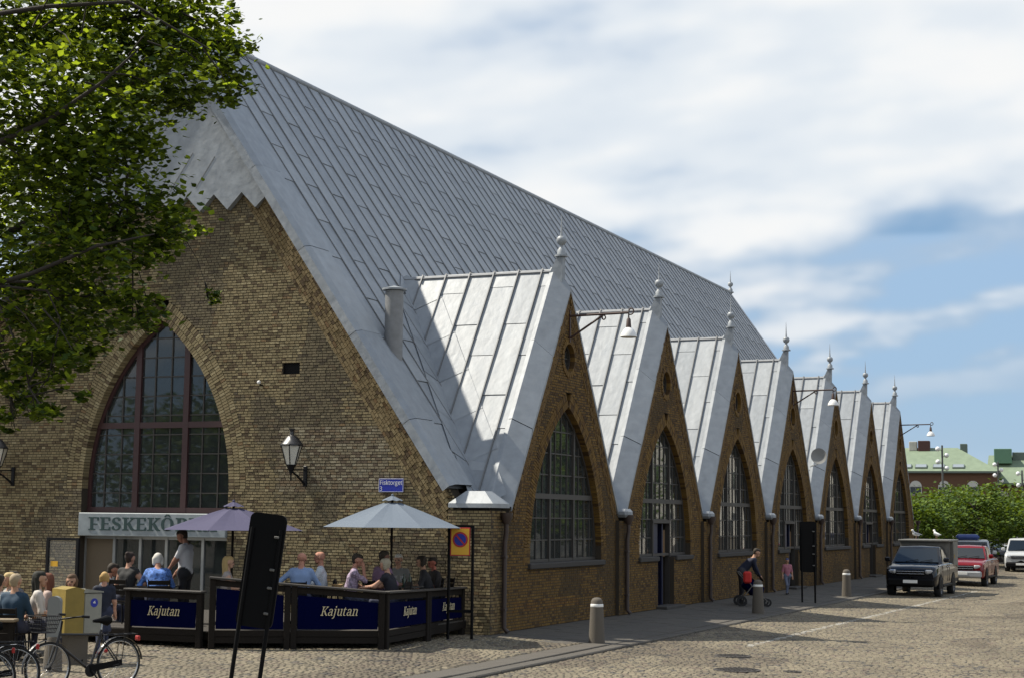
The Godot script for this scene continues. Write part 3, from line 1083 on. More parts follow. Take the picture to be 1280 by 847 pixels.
	# [side, distance in from the wall, from z, to z]: the street slope starts higher above the corner pier
	for w in [[1, 0.9, 0.3, -0.7], [1, 0.5, -0.7, -END], [-1, 0.05, 0.3, -END]]:
		var x0: float = -w[1] if w[0] > 0 else -2 * MB + w[1]
		var y0: float = ME + w[1] * MK - 0.03
		var q := [Vector3(x0, y0, w[2]), Vector3(-MB, MR - 0.03, w[2]), Vector3(-MB, MR - 0.03, w[3]), Vector3(x0, y0, w[3])]
		for k in [0.0, -0.14]:
			var o := Vector3(0, k, 0)
			if (w[0] > 0) == (k == 0.0): deck.quad(q[0] + o, q[1] + o, q[2] + o, q[3] + o)
			else: deck.quad(q[3] + o, q[2] + o, q[1] + o, q[0] + o)
		if w[2] > 0: deck.quad(q[0], q[1], q[1] - Vector3(0, 0.14, 0), q[0] - Vector3(0, 0.14, 0))
	var roof := part("main_roof", deck, M.lead, hall)
	var us := []
	var uu := 0.72
	while uu < END - 0.3:
		us.append(uu); uu += 0.612
	us.append(END - 0.2)
	sheets(roof, TM, P2([[0.72, 0.9], [END - 0.2, 0.9], [END - 0.2, LV - 0.12], [0.72, LV - 0.12]]), us, 2.35, 0.012, 300, 0.038, [M.zinc, M.zinc2, M.zinc3, M.zinc], [0])
	# raised metal verge of the front gable, both slopes, in lengths
	for sd in [1, -1]:
		for k in 6:
			var v0 := 0.75 + (LV - 0.75) * k / 6.0; var v1 := 0.75 + (LV - 0.75) * (k + 1) / 6.0
			if k == 0: v0 = 1.4
			var s := Shape.new()
			var e := 0.004 * (k % 2)
			var prof := [[-0.36, -0.16], [-0.36, 0.03 + e], [-0.16, 0.1 + e], [0.66, 0.1 + e], [0.7, 0.0]]
			for j in 4:
				var a: Array = prof[j]; var b: Array = prof[j + 1]
				var q := [TM * Vector3(a[0], v0, a[1]), TM * Vector3(a[0], v1 - 0.012, a[1]), TM * Vector3(b[0], v1 - 0.012, b[1]), TM * Vector3(b[0], v0, b[1])]
				if sd < 0:
					for z in 4: q[z].x = -2 * MB - q[z].x
					s.quad(q[3], q[2], q[1], q[0])
				else: s.quad(q[0], q[1], q[2], q[3])
			part("verge_sheet", s, [M.zinc, M.zinc2, M.zinc3][k % 3], roof)
	var rc := Shape.new()
	rc.tube([Vector3(-MB, MR - 0.02, 0.3), Vector3(-MB, MR - 0.02, -END)], 0.09, 8)
	part("ridge_cap", rc, M.zinc, roof)
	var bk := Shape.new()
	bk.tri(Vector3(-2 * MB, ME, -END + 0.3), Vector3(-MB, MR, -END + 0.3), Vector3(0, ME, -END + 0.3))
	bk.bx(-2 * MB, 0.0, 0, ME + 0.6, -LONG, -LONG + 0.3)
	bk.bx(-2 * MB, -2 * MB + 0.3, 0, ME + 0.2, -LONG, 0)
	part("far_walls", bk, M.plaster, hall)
	var fl := Shape.new()
	fl.bx(-2 * MB + 0.2, -0.3, -0.3, 0.02, -LONG + 0.2, -0.35)
	part("floor", fl, M.floor, hall)
	finial(hall, W(-0.3, MB, MR - 0.1), 2.3)
	finial(hall, W(END - 0.1, MB, MR), 1.1)
	# ---- flue pipe
	var fp := Shape.new()
	var fb := W(1.2, 2.98, 0)
	fp.lathe(TR(fb), [[0.21, ME + MK * 2.6], [0.21, 7.5], [0.0, 7.5]], 20)
	var flp := part("flue_pipe", fp, M.lead, hall)
	var fcap := Shape.new()
	fcap.lathe(TR(fb), [[0.0, 7.505], [0.28, 7.51], [0.28, 7.55], [0.0, 7.62]], 20)
	part("flue_cap", fcap, M.zinc3, flp)
	# ---- the seven small gables
	for i in 7: side_gable(hall, TS, i)
	for i in 8: valley(hall, i)
	# lightning conductor looping over the first valley
	var lc := Shape.new()
	var lp := []
	for k in 13:
		var t := k / 12.0
		lp.append(W(lerp(1.6, 3.9, t), lerp(3.2, 4.1, t), ME + MK * lerp(3.2, 4.1, t) + 0.05 + 0.5 * sin(PI * t)))
	lc.tube(lp, 0.022, 6)
	part("conductor_cable", lc, M.seam, hall)

func text_on(parent: Node, words: String, font: String, size: float, at: Vector3, turn: float, m: Material, depth: float, stretch := 1.0, bold := false, italic := false, called := "lettering") -> MeshInstance3D:
	var sf := SystemFont.new()
	sf.font_names = PackedStringArray([font])
	if bold: sf.font_weight = 700
	sf.font_italic = italic
	var tm := TextMesh.new()
	tm.text = words; tm.font = sf; tm.font_size = 32
	tm.pixel_size = size / 32.0; tm.depth = depth
	tm.material = m
	var o := MeshInstance3D.new()
	o.name = called
	o.mesh = tm
	parent.add_child(o, true)
	o.position = at; o.rotation.y = turn
	o.transform.basis = Basis(Vector3.UP, turn) * Basis(Vector3(stretch, 0, 0), Vector3(0.24 if italic else 0.0, 1, 0), Vector3(0, 0, 1))
	return o

func finial(hall: Node, p: Vector3, k: float):
	var s := Shape.new()
	var prof := [[0.0, -0.02], [0.16, -0.02], [0.16, 0.02], [0.105, 0.03], [0.1, 0.14], [0.055, 0.2], [0.04, 0.25], [0.075, 0.3]]
	for a in 7:
		var th := PI * (0.78 - 0.68 * a / 6.0)
		prof.append([0.125 * sin(th), 0.38 - 0.125 * cos(PI - th) * -1.0])
	prof.append_array([[0.03, 0.53], [0.022, 0.6], [0.004, 1.03], [0.0, 1.03]])
	for q in prof:
		q[0] *= k; q[1] *= k
	s.lathe(TR(p), prof, 16)
	part("finial", s, M.zinc3, hall)

func side_gable(hall: Node, TS: Transform3D, i: int):
	var av := A0 + S * i
	var ac := av + S * 0.5
	var door: bool = i in [1, 3, 5]
	var w := 2.28; var h := 3.62; var sill := 1.42
	var top := YA - 0.3 * K - 0.12
	var laid := Laid.new()
	var rows := func(v: float) -> Array:
		var half: float = min(S * 0.5, (YA - 0.3 * K - 0.07 - v) / K)
		var lo := ac - half; var hi := ac + half
		if i == 0 and v < 2.5: lo = 0.3
		if i == 6 and v < 2.5: hi = LONG
		var iv := [[lo, hi]]
		if v > sill - 0.02 and v < sill + h + 0.36: iv = cut(iv, ac - arch(w, h, max(v - sill, 0.0), 0.36 if v > sill + 0.3 else 0.0), ac + arch(w, h, max(v - sill, 0.0), 0.36 if v > sill + 0.3 else 0.0))
		if door and v < sill: iv = cut(iv, ac - 0.72, ac + 0.72)
		var dy := v - 6.2
		if absf(dy) < 0.46:
			var q := sqrt(0.46 * 0.46 - dy * dy)
			iv = cut(iv, ac - q, ac + q)
		return iv
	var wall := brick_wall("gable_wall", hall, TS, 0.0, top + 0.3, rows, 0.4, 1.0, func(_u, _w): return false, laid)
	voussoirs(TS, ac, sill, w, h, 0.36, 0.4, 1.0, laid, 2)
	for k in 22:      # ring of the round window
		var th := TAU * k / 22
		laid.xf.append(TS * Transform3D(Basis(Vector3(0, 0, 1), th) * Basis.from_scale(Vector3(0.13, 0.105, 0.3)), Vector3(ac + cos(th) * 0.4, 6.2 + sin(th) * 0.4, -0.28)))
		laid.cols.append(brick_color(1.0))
	for sd in [-1, 1]:
		for k in 5:
			var off := 0.06 + 0.075 * k
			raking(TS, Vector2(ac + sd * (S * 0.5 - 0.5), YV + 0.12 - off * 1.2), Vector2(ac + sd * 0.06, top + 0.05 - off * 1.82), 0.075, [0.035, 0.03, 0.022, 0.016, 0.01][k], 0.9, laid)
	if i == 0:
		var keep := 0
		var xf2 := []; var c2 := []
		for q in laid.xf.size():      # the nearest gable shows its bricks best
			var o: Vector3 = laid.xf[q].origin
			if keep < 120 and o.y > 0.4 and o.y < 1.3 and -o.z > 1.2 and -o.z < 5.2:
				laid.shown.append(laid.xf[q]); keep += 1
			else:
				xf2.append(laid.xf[q]); c2.append(laid.cols[q])
		laid.xf = xf2; laid.cols = c2
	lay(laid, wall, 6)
	# ---- window
	var win := group_part("window", hall)
	var TW := TS.translated(Vector3(-0.2, 0, 0))
	var ol := outline_of(ac, sill, sill, w, h)
	var xs := []; var ys := []
	for k in 13: xs.append(ac - w + k * w / 6.0)
	for k in 8: ys.append(sill + [0.0, 0.5, 1.0, 1.5, 2.0, 2.5, 3.02, 3.7][k])
	var ol2 := ol
	if door:
		var cutd := Geometry2D.clip_polygons(ol, P2([[ac - 0.76, sill - 0.5], [ac + 0.76, sill - 0.5], [ac + 0.76, 2.36], [ac - 0.76, 2.36]]))
		ol2 = cutd[0]
	glaze(win, TW, ol2, xs, ys, M.glass, i < 5, 1 if i < 2 else 4)
	part("frame", bar_sweep(TW, ol, 0.07, -0.05, 0.05), M.sash, win)
	for k in [4, 8]:
		var s := Shape.new()
		bars_in(TW, ol, [xs[k] - 0.045, 1.3, xs[k] + 0.045, 8], -0.05, 0.06, s)
		part("mullion", s, M.sash, win)
	var tr := Shape.new()
	bars_in(TW, ol, [ac - 3, ys[3] - 0.06, ac + 3, ys[3] + 0.06], -0.055, 0.065, tr)
	part("transom", tr, M.sash, win)
	for k in [1, 2, 3, 5, 6, 7, 9, 10, 11]:
		var s := Shape.new()
		bars_in(TW, ol2, [xs[k] - 0.013, 1.3, xs[k] + 0.013, 8], -0.02, 0.025, s)
		part("glazing_bar", s, M.sash, win)
	for k in [1, 2, 4, 5, 6]:
		var s := Shape.new()
		bars_in(TW, ol2, [ac - 3, ys[k] - 0.015, ac + 3, ys[k] + 0.015], -0.018, 0.022, s)
		part("glazing_bar", s, M.sash, win)
	for r in ([[ac - w - 0.12, ac + w + 0.12]] if not door else [[ac - w - 0.1, ac - 0.78], [ac + 0.78, ac + w + 0.1]]):
		var s := Shape.new()
		s.rbox(TS * Transform3D(Basis(), Vector3((r[0] + r[1]) * 0.5, sill - 0.07, -0.07)), Vector3(r[1] - r[0], 0.13, 0.3), 0.02)
		part("sill", s, M.stone, win)
	if door:
		var d := group_part("door", hall)
		var s := Shape.new()
		for x in [ac - 0.74, ac + 0.74]: s.box(TS * Transform3D(Basis(), Vector3(x, 1.17, -0.2)), Vector3(0.08, 2.34, 0.14))
		s.box(TS * Transform3D(Basis(), Vector3(ac, 2.36, -0.2)), Vector3(1.56, 0.09, 0.16))
		part("door_frame", s, M.sash, d)
		var lf := Shape.new()
		lf.box(TS * Transform3D(Basis(), Vector3(ac - 0.35, 1.16, -0.28)), Vector3(0.68, 2.28, 0.05))
		for y in [0.5, 1.5]: lf.box(TS * Transform3D(Basis(), Vector3(ac - 0.35, y, -0.245)), Vector3(0.5, 0.75, 0.03))
		part("door_leaf", lf, M.blue_door, d)
		var lf2 := Shape.new()      # the second leaf stands open inwards
		lf2.box(TS * Transform3D(Basis(Vector3.UP, 1.25), Vector3(ac + 0.6, 1.16, -0.6)), Vector3(0.68, 2.28, 0.05))
		part("door_leaf", lf2, M.blue_door, d)
		var st := Shape.new()
		st.rbox(TS * Transform3D(Basis(), Vector3(ac, 0.02, 0.05)), Vector3(1.7, 0.1, 0.5), 0.015)
		part("door_step", st, M.stone, d)
	# ---- round window
	var rw := group_part("round_window", hall)
	var circ := PackedVector2Array()
	for k in 20: circ.append(Vector2(ac + cos(TAU * k / 20) * 0.34, 6.2 + sin(TAU * k / 20) * 0.34))
	part("frame", bar_sweep(TS.translated(Vector3(-0.14, 0, 0)), circ, 0.05, -0.06, 0.04), M.sash, rw)
	var pn := Shape.new()
	pn.prism(circ, TS.translated(Vector3(-0.16, 0, 0)), -0.004, 0.004)
	part("pane", pn, M.glass, rw)
	var cr := Shape.new()
	for k in 4: cr.box(TS.translated(Vector3(-0.15, 0, 0)) * Transform3D(Basis(Vector3(0, 0, 1), PI * k / 4), Vector3(ac, 6.2, 0)), Vector3(0.66, 0.025, 0.03))
	part("glazing_bar", cr, M.sash, rw)
	# ---- roof
	var q := sqrt(1 + K * K)
	var rf := group_part("gable_roof", hall)
	var L := S * 0.5 * q
	for sd in [1, -1]:
		var T := Transform3D(Basis(Vector3(1, 0, 0), Vector3(0, K, -1) / q, Vector3(0, 1, K) / q), Vector3(0, YV, -av))
		if sd < 0: T = Transform3D(Basis(Vector3(-1, 0, 0), Vector3(0, K, 1) / q, Vector3(0, 1, -K) / q), Vector3(0, YV, -av - S))
		var reg := [[-0.38, 0.02], [-0.38, L], [-(YA - ME) / MK, L], [-(YV - ME) / MK, 0.02]]
		if sd < 0:
			for z in reg: z[0] = -z[0]
		var dk := Shape.new()
		dk.prism(P2(reg), T, -0.12, -0.012)
		part("roof_deck", dk, M.lead, rf)
		var us := []
		for k in 9:
			us.append(-4.62 + 0.655 * k if k < 7 else [-0.06, 0.0][k - 7])
		us = [-4.55, -3.9, -3.25, -2.6, -1.95, -1.3, -0.68, -0.4]
		if sd < 0:
			us.reverse()
			for z in us.size(): us[z] = -us[z]
		sheets(rf, T, P2(reg), us, 2.1, 0.01, 400 if i < 5 and sd > 0 else 0, 0.06, [M.zinc3, M.zinc, M.zinc2, M.zinc3], [0])
		# chamfered metal verge in three lengths
		for k in 3:
			var s := Shape.new()
			var pts := []
			for e in [0.0, 1.0]:
				var t: float = (k + e) / 3.0 - (0.002 if e > 0 else 0.0)
				var y: float = lerp(YV, YA, t)
				var o := W(ac - sd * (S * 0.5) * (1 - t), 0.38, y + 0.07)
				var t2: float = lerp(YV, YA - 0.3 * K, t)
				var off: float = (S * 0.5 - 0.3) * (1 - t)
				var inn := W(ac - sd * off, -0.04, t2)
				var lip := W(ac - sd * max(off - 0.03, 0.0), -0.04, t2 - 0.09)
				var back := W(ac - sd * max(off - 0.03, 0.0), 0.02, t2 - 0.09)
				var top2 := W(ac - sd * (S * 0.5) * (1 - t), 0.48, y + 0.06)
				pts.append([top2, o, inn, lip, back])
			var e2 := 0.004 * (k % 2)
			for j in 4:
				var quad := [pts[0][j], pts[1][j], pts[1][j + 1], pts[0][j + 1]]
				for z in 4: quad[z] += Vector3(e2, e2, 0)
				if sd > 0: s.quad(quad[0], quad[1], quad[2], quad[3])
				else: s.quad(quad[3], quad[2], quad[1], quad[0])
			part("verge_sheet", s, [M.zinc2, M.zinc, M.zinc2][k], rf)
	# the metal peak that carries the finial
	var pk := Shape.new()
	var yb := YA - 0.25
	var ring0 := [W(ac - 0.11, 0.5, yb + 0.1), W(ac - 0.1, 0.16, yb - 0.1), W(ac + 0.1, 0.16, yb - 0.1), W(ac + 0.11, 0.5, yb + 0.1)]
	var ring1 := [W(ac - 0.075, 0.29, YA + 0.3), W(ac - 0.075, 0.14, YA + 0.3), W(ac + 0.075, 0.14, YA + 0.3), W(ac + 0.075, 0.29, YA + 0.3)]
	for k in 4:
		var k2 := (k + 1) % 4
		pk.quad(ring0[k2], ring1[k2], ring1[k], ring0[k])
	part("roof_peak", pk, M.zinc2, rf)
	finial(hall, W(ac, 0.21, YA + 0.31), 1.0)

func valley(hall: Node, i: int):
	var av := A0 + S * i
	var g := group_part("valley_gutter", hall)
	if i > 0 and i < 7:
		var s := Shape.new()
		s.rbox(Transform3D(Basis(), W(av, -0.08, 2.57)), Vector3(0.34, 0.22, 0.5), 0.07)
		part("gutter_tray", s, M.zinc2, g)
	var hp := Shape.new()
	var pa := av if i > 0 else 0.42
	hp.lathe(TR(W(pa, -0.2, 0)), [[0.0, 2.28], [0.06, 2.28], [0.13, 2.42], [0.14, 2.52], [0.0, 2.52]], 12)
	part("hopper", hp, M.pipe, g)
	var dp := Shape.new()
	dp.tube([W(pa, -0.2, 2.3), W(pa, -0.2, 2.1), W(pa, -0.17, 1.9), W(pa, -0.17, 0.12), W(pa, -0.26, 0.03)], 0.05, 10)
	for y in [0.5, 1.6]: dp.box(Transform3D(Basis(), W(pa, -0.12, y)), Vector3(0.2, 0.04, 0.13))
	part("downpipe", dp, M.pipe, g)
	if i == 0:
		# sheets dressed into the first valley, on the gable side and on the main roof side
		var p0 := W(A0 + 0.02, (YV - ME) / MK, YV); var p1 := W(A0 + S * 0.5, (YA - ME) / MK, YA)
		var dir := (p1 - p0).normalized()
		var q := sqrt(1 + K * K)
		var nl := Vector3(0, 1, K) / q
		var nm := Vector3(MK, 1, 0) / sqrt(1 + MK * MK)
		var len := p0.distance_to(p1)
		for sd in 2:
			var nn := nl if sd == 0 else nm
			var side := dir.cross(nn) * (1.0 if sd == 0 else -1.0)
			if (sd == 0 and side.x < 0) or (sd == 1 and side.z < 0): side = -side
			for k in 6:
				var s := Shape.new()
				var a := p0 + dir * (len * k / 6.0 + 0.01) + nn * (0.03 + 0.004 * (k % 2)); var b := p0 + dir * (len * (k + 1) / 6.0 - 0.01) + nn * (0.03 + 0.004 * (k % 2))
				var wd := 0.75 if sd == 0 else 0.6
				if k == 0: wd *= 0.8
				var we := wd if k < 5 else 0.12
				var quad := [a, b, b + side * we, a + side * wd]
				if (quad[3] - quad[0]).cross(quad[1] - quad[0]).dot(nn) > 0: s.quad(quad[0], quad[1], quad[2], quad[3])
				else: s.quad(quad[3], quad[2], quad[1], quad[0])
				part("valley_sheet", s, [M.zinc2, M.zinc, M.zinc3][k % 3], g)
	elif i < 7:
		var laid := Laid.new()
		var TS := Transform3D(Basis(Vector3(0, 0, -1), Vector3(0, 1, 0), Vector3(1, 0, 0)), Vector3(0.1, 0, 0))
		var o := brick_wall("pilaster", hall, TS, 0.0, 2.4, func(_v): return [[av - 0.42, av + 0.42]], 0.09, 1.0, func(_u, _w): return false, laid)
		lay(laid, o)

# ---------------------------------------------------------------- plants
func leaf_mesh(m: Material) -> ArrayMesh:      # one broad pointed leaf, folded a little along its rib
	var s := Shape.new()
	var rim := [Vector2(0, 0), Vector2(-.28, .12), Vector2(-.5, .38), Vector2(-.36, .62), Vector2(-.16, .82), Vector2(0, 1.05)]
	for sd in [-1, 1]:
		for k in range(1, 5):
			var a := Vector3(0, 0.05, rim[0].y) ; var b := Vector3(rim[k].x * sd, 0.1 * absf(rim[k].x) * 2.0, rim[k].y); var c := Vector3(rim[k + 1].x * sd, 0.1 * absf(rim[k + 1].x) * 2.0, rim[k + 1].y)
			if sd < 0: s.tri(a, b, c)
			else: s.tri(a, c, b)
	return s.mesh(m)

func leaf_mat(called: String, c: Color, through: Color) -> StandardMaterial3D:
	var m := mat(called, c, 0.65)
	m.metallic_specular = 0.25
	m.backlight_enabled = true
	m.backlight = through
	m.cull_mode = BaseMaterial3D.CULL_DISABLED
	return m

# a crown of leaves: clumps [centre, radius, count]
func crown(called: String, parent: Node, meshes: Array, clumps: Array, size: float, rg: RandomNumberGenerator, spread := 0.35):
	var xf := []
	for m in meshes: xf.append([])
	for c in clumps:
		var rad: Vector3 = c[1] if c[1] is Vector3 else Vector3(c[1], c[1], c[1])
		var sub := []
		for k in int(max(3, c[2] / 26)):
			var d := Vector3(rg.randfn(), rg.randfn(), rg.randfn()).normalized() * pow(rg.randf(), 0.45)
			sub.append(d * rad)
		for k in c[2]:
			var q: Vector3 = sub[rg.randi() % sub.size()]
			var p: Vector3 = c[0] + q + Vector3(rg.randfn(), rg.randfn() * 0.45, rg.randfn()) * spread * rad.x
			var b := Basis.from_euler(Vector3(rg.randf_range(-0.9, 0.5), rg.randf() * TAU, rg.randf_range(-0.7, 0.7))) * Basis.from_scale(Vector3.ONE * size * rg.randf_range(0.6, 1.25))
			xf[rg.randi() % meshes.size()].append(Transform3D(b, p))
	for k in meshes.size(): copies(called, meshes[k], xf[k], [], parent)

func simple_tree(label: String, at: Vector3, height: float, wide: float, leaves: int, size: float, rg: RandomNumberGenerator, mesh: Array, group: String, low := 0.3):
	var t := thing("leafy_tree", label, "tree", at, 0.0, group)
	var s := Shape.new()
	s.tube([Vector3(0, -0.3, 0), Vector3(0.03, height * 0.25, 0), Vector3(-0.05, height * 0.55, 0.05), Vector3(0, height * 0.85, 0)], [wide * 0.045, wide * 0.035, wide * 0.022, 0.02], 8)
	var clumps := []
	for k in 14:
		var w := TAU * k * 0.382
		var y: float = lerp(low + 0.08, 0.9, (k + 0.5) / 14.0)
		var r: float = wide * 0.5 * sqrt(max(0.05, 1.0 - pow((y - 0.52) / 0.5, 2.0))) * rg.randf_range(0.55, 0.85)
		var c := Vector3(cos(w) * r, height * y, sin(w) * r)
		clumps.append([c, Vector3(wide * 0.22, height * 0.11, wide * 0.22), leaves / 14])
		s.tube([Vector3(0, height * (y - 0.12), 0), c * Vector3(0.5, 1, 0.5) - Vector3(0, height * 0.04, 0), c], [wide * 0.014, wide * 0.01, 0.01], 5)
	part("trunk", s, M.bark, t)
	crown("crown", t, mesh, clumps, size, rg, 0.45)

# ---------------------------------------------------------------- buildings behind and across the street
func house(label: String, at: Vector3, turn: float, wide: float, deep: float, eave: float, ridge: float, wall: Material, roofm: Material, rowsw: Array, o := {}) -> Node3D:
	# local: front along +x at z = 0 facing +z
	var t := thing("town_building", label, "building", at, turn)
	var s := Shape.new()
	s.bx(0, wide, -0.5, eave, -deep, 0)
	part("wall", s, wall, t)
	var r := Shape.new()
	var hip: float = o.get("hip", 0.0)
	var e := [Vector3(-0.4, eave, 0.4), Vector3(wide + 0.4, eave, 0.4), Vector3(wide + 0.4, eave, -deep - 0.4), Vector3(-0.4, eave, -deep - 0.4)]
	var g := [Vector3(hip, ridge, -deep * 0.5), Vector3(wide - hip, ridge, -deep * 0.5)]
	r.quad(e[0], g[0], g[1], e[1]); r.quad(e[2], g[1], g[0], e[3])
	r.tri(e[3], g[0], e[0]); r.tri(e[1], g[1], e[2])
	r.quad(e[0], e[1], e[2], e[3])
	var rp := part("roof", r, roofm, t)
	var gt := Shape.new()
	gt.bx(-0.45, wide + 0.45, eave - 0.2, eave + 0.05, 0.36, 0.55)
	part("gutter", gt, M.gutter, t)
	for row in rowsw:      # [y, w, h, spacing, arched]
		var x: float = 1.0
		while x < wide - row[1] - 0.4:
			var f := Shape.new()
			f.bx(x, x + row[1], row[0], row[0] + row[2], -0.02, 0.05)
			if row[4]: f.lathe(Transform3D(Basis(Vector3.RIGHT, PI / 2), Vector3(x + row[1] * 0.5, row[0] + row[2], 0)), [[0, -0.05], [row[1] * 0.5, -0.05], [row[1] * 0.5, 0.05], [0, 0.05]], 14)
			var wf := part("window", f, M.win_white, t)
			var p := Shape.new()
			for q in 2: p.bx(x + 0.09 + q * (row[1] - 0.14) * 0.5, x + 0.05 + (q + 1) * (row[1] - 0.14) * 0.5, row[0] + 0.08, row[0] + row[2] - 0.08, 0.05, 0.065)
			part("pane", p, M.win_dark, wf)
			x += row[3]
	if o.has("skylights"):
		var slope := Vector3(0, ridge - eave, -deep * 0.5 - 0.4).normalized()
		for k in o.skylights:
			var p: Vector3 = Vector3(k, eave, 0.4) + slope * 1.5
			var b := Basis(Vector3.RIGHT, slope, Vector3.RIGHT.cross(slope))
			var q := Shape.new()
			q.rbox(Transform3D(b, p + b.z * 0.06), Vector3(1.5, 1.1, 0.22), 0.03)
			var sl := part("skylight", q, M.gutter, rp)
			var pn := Shape.new()
			pn.box(Transform3D(b, p + b.z * 0.175), Vector3(1.3, 0.9, 0.02))
			part("pane", pn, M.win_sky, sl)
	for k in o.get("chimneys", []):
		var q := Shape.new()
		q.rbox(Transform3D(Basis(), Vector3(k[0], k[1], -deep * 0.5 + k[2])), Vector3(k[3], k[4], k[5]), 0.05)
		part("chimney", q, M[k[6]], rp)
	return t

func globe_lamp(label: String, at: Vector3, height: float, turn: float):
	var t := thing("globe_street_lamp", label, "street lamp", at, turn, "tall street lamps with white globes")
	var s := Shape.new()
	s.lathe(Transform3D(), [[0.0, -0.5], [0.11, -0.5], [0.1, 0.6], [0.07, 0.7], [0.06, height], [0.0, height + 0.02]], 10)
	part("pole", s, M.post_grey, t)
	for k in 4:
		var sd := 1.0 if k % 2 else -1.0
		var y := height - 0.25 - 0.42 * k
		var a := Shape.new()
		a.tube([Vector3(0, y - 0.1, 0), Vector3(sd * 0.2, y, 0)], 0.02, 6)
		var arm := part("arm", a, M.post_grey, t)
		var g := Shape.new()
		g.ball(Vector3(sd * 0.27, y + 0.02, 0), 0.16, 14, 10)
		part("globe", g, M.globe, arm)

func surroundings():
	var rg := RandomNumberGenerator.new(); rg.seed = 99
	mat("bark", lin(0.045, 0.037, 0.028), 0.95, 0, M.fine, 2.0, M.rough_b, 1.0)
	mat("gutter", lin(0.1, 0.13, 0.11), 0.6)
	mat("win_white", lin(0.5, 0.5, 0.47), 0.6)
	mat("win_dark", lin(0.03, 0.035, 0.04), 0.1)
	mat("win_sky", lin(0.25, 0.28, 0.3), 0.15)
	mat("verdigris", lin(0.2, 0.26, 0.175), 0.75, 0, M.blotch, 0.12)
	mat("green_metal", lin(0.1, 0.2, 0.13), 0.7)
	mat("red_wall", lin(0.16, 0.085, 0.05), 0.9, 0, M.fine, 1.0)
	mat("brown_box", lin(0.07, 0.03, 0.025), 0.8)
	mat("pale_wall", lin(0.5, 0.48, 0.43), 0.85, 0, M.blotch, 0.15)
	mat("grey_wall", lin(0.48, 0.46, 0.42), 0.85, 0, M.blotch, 0.15)
	mat("post_grey", lin(0.07, 0.075, 0.075), 0.5)
	mat("globe", lin(0.75, 0.75, 0.75), 0.35)
	var lm := []
	for q in [[0.045, 0.08, 0.014, 0.08], [0.065, 0.105, 0.018, 0.12], [0.09, 0.13, 0.022, 0.16], [0.03, 0.055, 0.01, 0.05]]: lm.append(leaf_mesh(leaf_mat("far_leaf%d" % lm.size(), lin(q[0], q[1], q[2]), lin(q[3] * 0.72, q[3], q[3] * 0.06))))
	# green-roofed brick building at the end of the street
	var turn := -PI / 2 + 1.13      # its front faces back along the street
	turn = 0.1
	house("long brick building with green copper roof and row of skylights", W(172, 60, -0.3), turn, 50.2, 14, 9.2, 12.5, M.red_wall, M.verdigris, [[6.2, 1.5, 1.1, 3.5, true], [2.4, 1.4, 2.2, 3.5, false]], {"hip": 5.0, "skylights": [36.8, 39.0, 40.9, 43.1, 45.5, 33.5, 30], "chimneys": [[41.0, 12.7, 0.3, 1.5, 1.4, 1.6, "brown_box"], [39.6, 12.7, 0.3, 1.0, 1.2, 1.4, "pale_wall"], [46.0, 12.2, 0.0, 0.9, 1.6, 1.4, "gutter"]]})
	house("further brick wing with green copper roof and square green roof house", W(180, 11.5, -0.3), turn, 46, 12, 7.8, 11.6, M.red_wall, M.verdigris, [[5.2, 1.4, 1.0, 3.3, true], [2.0, 1.3, 2.0, 3.3, false]], {"chimneys": [[1.8, 11.4, 1.6, 2.2, 1.9, 2.4, "green_metal"], [3.9, 11.2, 0.0, 1.9, 1.5, 2.4, "gutter"]], "skylights": [5.0, 12.0]})
	# rows across the street, seen only mirrored in the panes of the small gables
	house("pale plastered town house across the street beyond the car park", W(205, -21, -0.3), -PI / 2, 75, 12, 11.5, 15.5, M.pale_wall, M.gutter, [[1.2, 1.4, 2.2, 3.2, false], [4.6, 1.3, 2.0, 3.2, false], [7.9, 1.3, 1.9, 3.2, false]])
	house("grey plastered town house across the street opposite the hall", W(120, -24, -0.3), -PI / 2, 44, 12, 10.0, 13.5, M.grey_wall, M.gutter, [[1.2, 1.4, 2.2, 3.4, false], [5.0, 1.3, 2.0, 3.4, false]])
	# street trees beyond the hall
	var spots := [[63, 1.6, 4.2, 4.4], [67, -1.2, 5.0, 4.6], [71, -3.7, 4.4, 4.6], [76, 2.2, 5.0, 5.0], [83, -1.6, 5.0, 5.4], [88, -5.2, 4.9, 5.2]]
	var what := ["small round street tree nearest the far end of the hall", "small broad street tree with its trunk behind the red pickup", "small round street tree above the white van", "street tree behind the first one past the hall", "street tree at the back of the row", "street tree furthest along the street past the white van"]
	for k in spots.size():
		var q: Array = spots[k]
		simple_tree(what[k], W(q[0], q[1], -0.2), q[2], q[3], 4200, 0.2, rg, lm, "street trees beyond the hall", 0.24)
	# taller trees on the square behind the camera, mirrored in the front window
	for q in [[-46, 22, 10.5, 9.0, "tall tree on the square seen in the front window"], [-52, 31, 9.0, 9.0, "second tree on the square seen in the front window"], [-40, 36, 9.5, 9.0, "third tree on the square seen in the front window"], [-30, 27, 7.5, 7.0, "lower tree on the square seen in the front window"], [57, -21, 9.0, 8.0, "tree across the street mirrored in the window of the nearest gable"], [64, -24, 9.5, 8.5, "second tree across the street mirrored in the nearest gable"], [71, -22.5, 8.5, 7.5, "third tree across the street mirrored in the second gable"]]:
		simple_tree(q[4], W(q[0], q[1], -0.2), q[2], q[3], 5200, 0.3, rg, lm, "trees on the square" if q[0] < 0 else "trees across the street", 0.12)
	globe_lamp("tall street lamp with four white globes rising from the street trees", W(76.13, 1.91, -0.25), 7.7, 0.2)
	globe_lamp("further street lamp with white globes in front of the green roof", W(99.6, 1.1, -0.25), 7.5, 0.5)
	globe_lamp("third street lamp with white globes past the white van", W(89.9, -1.67, -0.25), 6.5, 0.3)
	globe_lamp("street lamp with white globes by the far street trees", W(104, -1.2, -0.25), 6.4, 0.9)

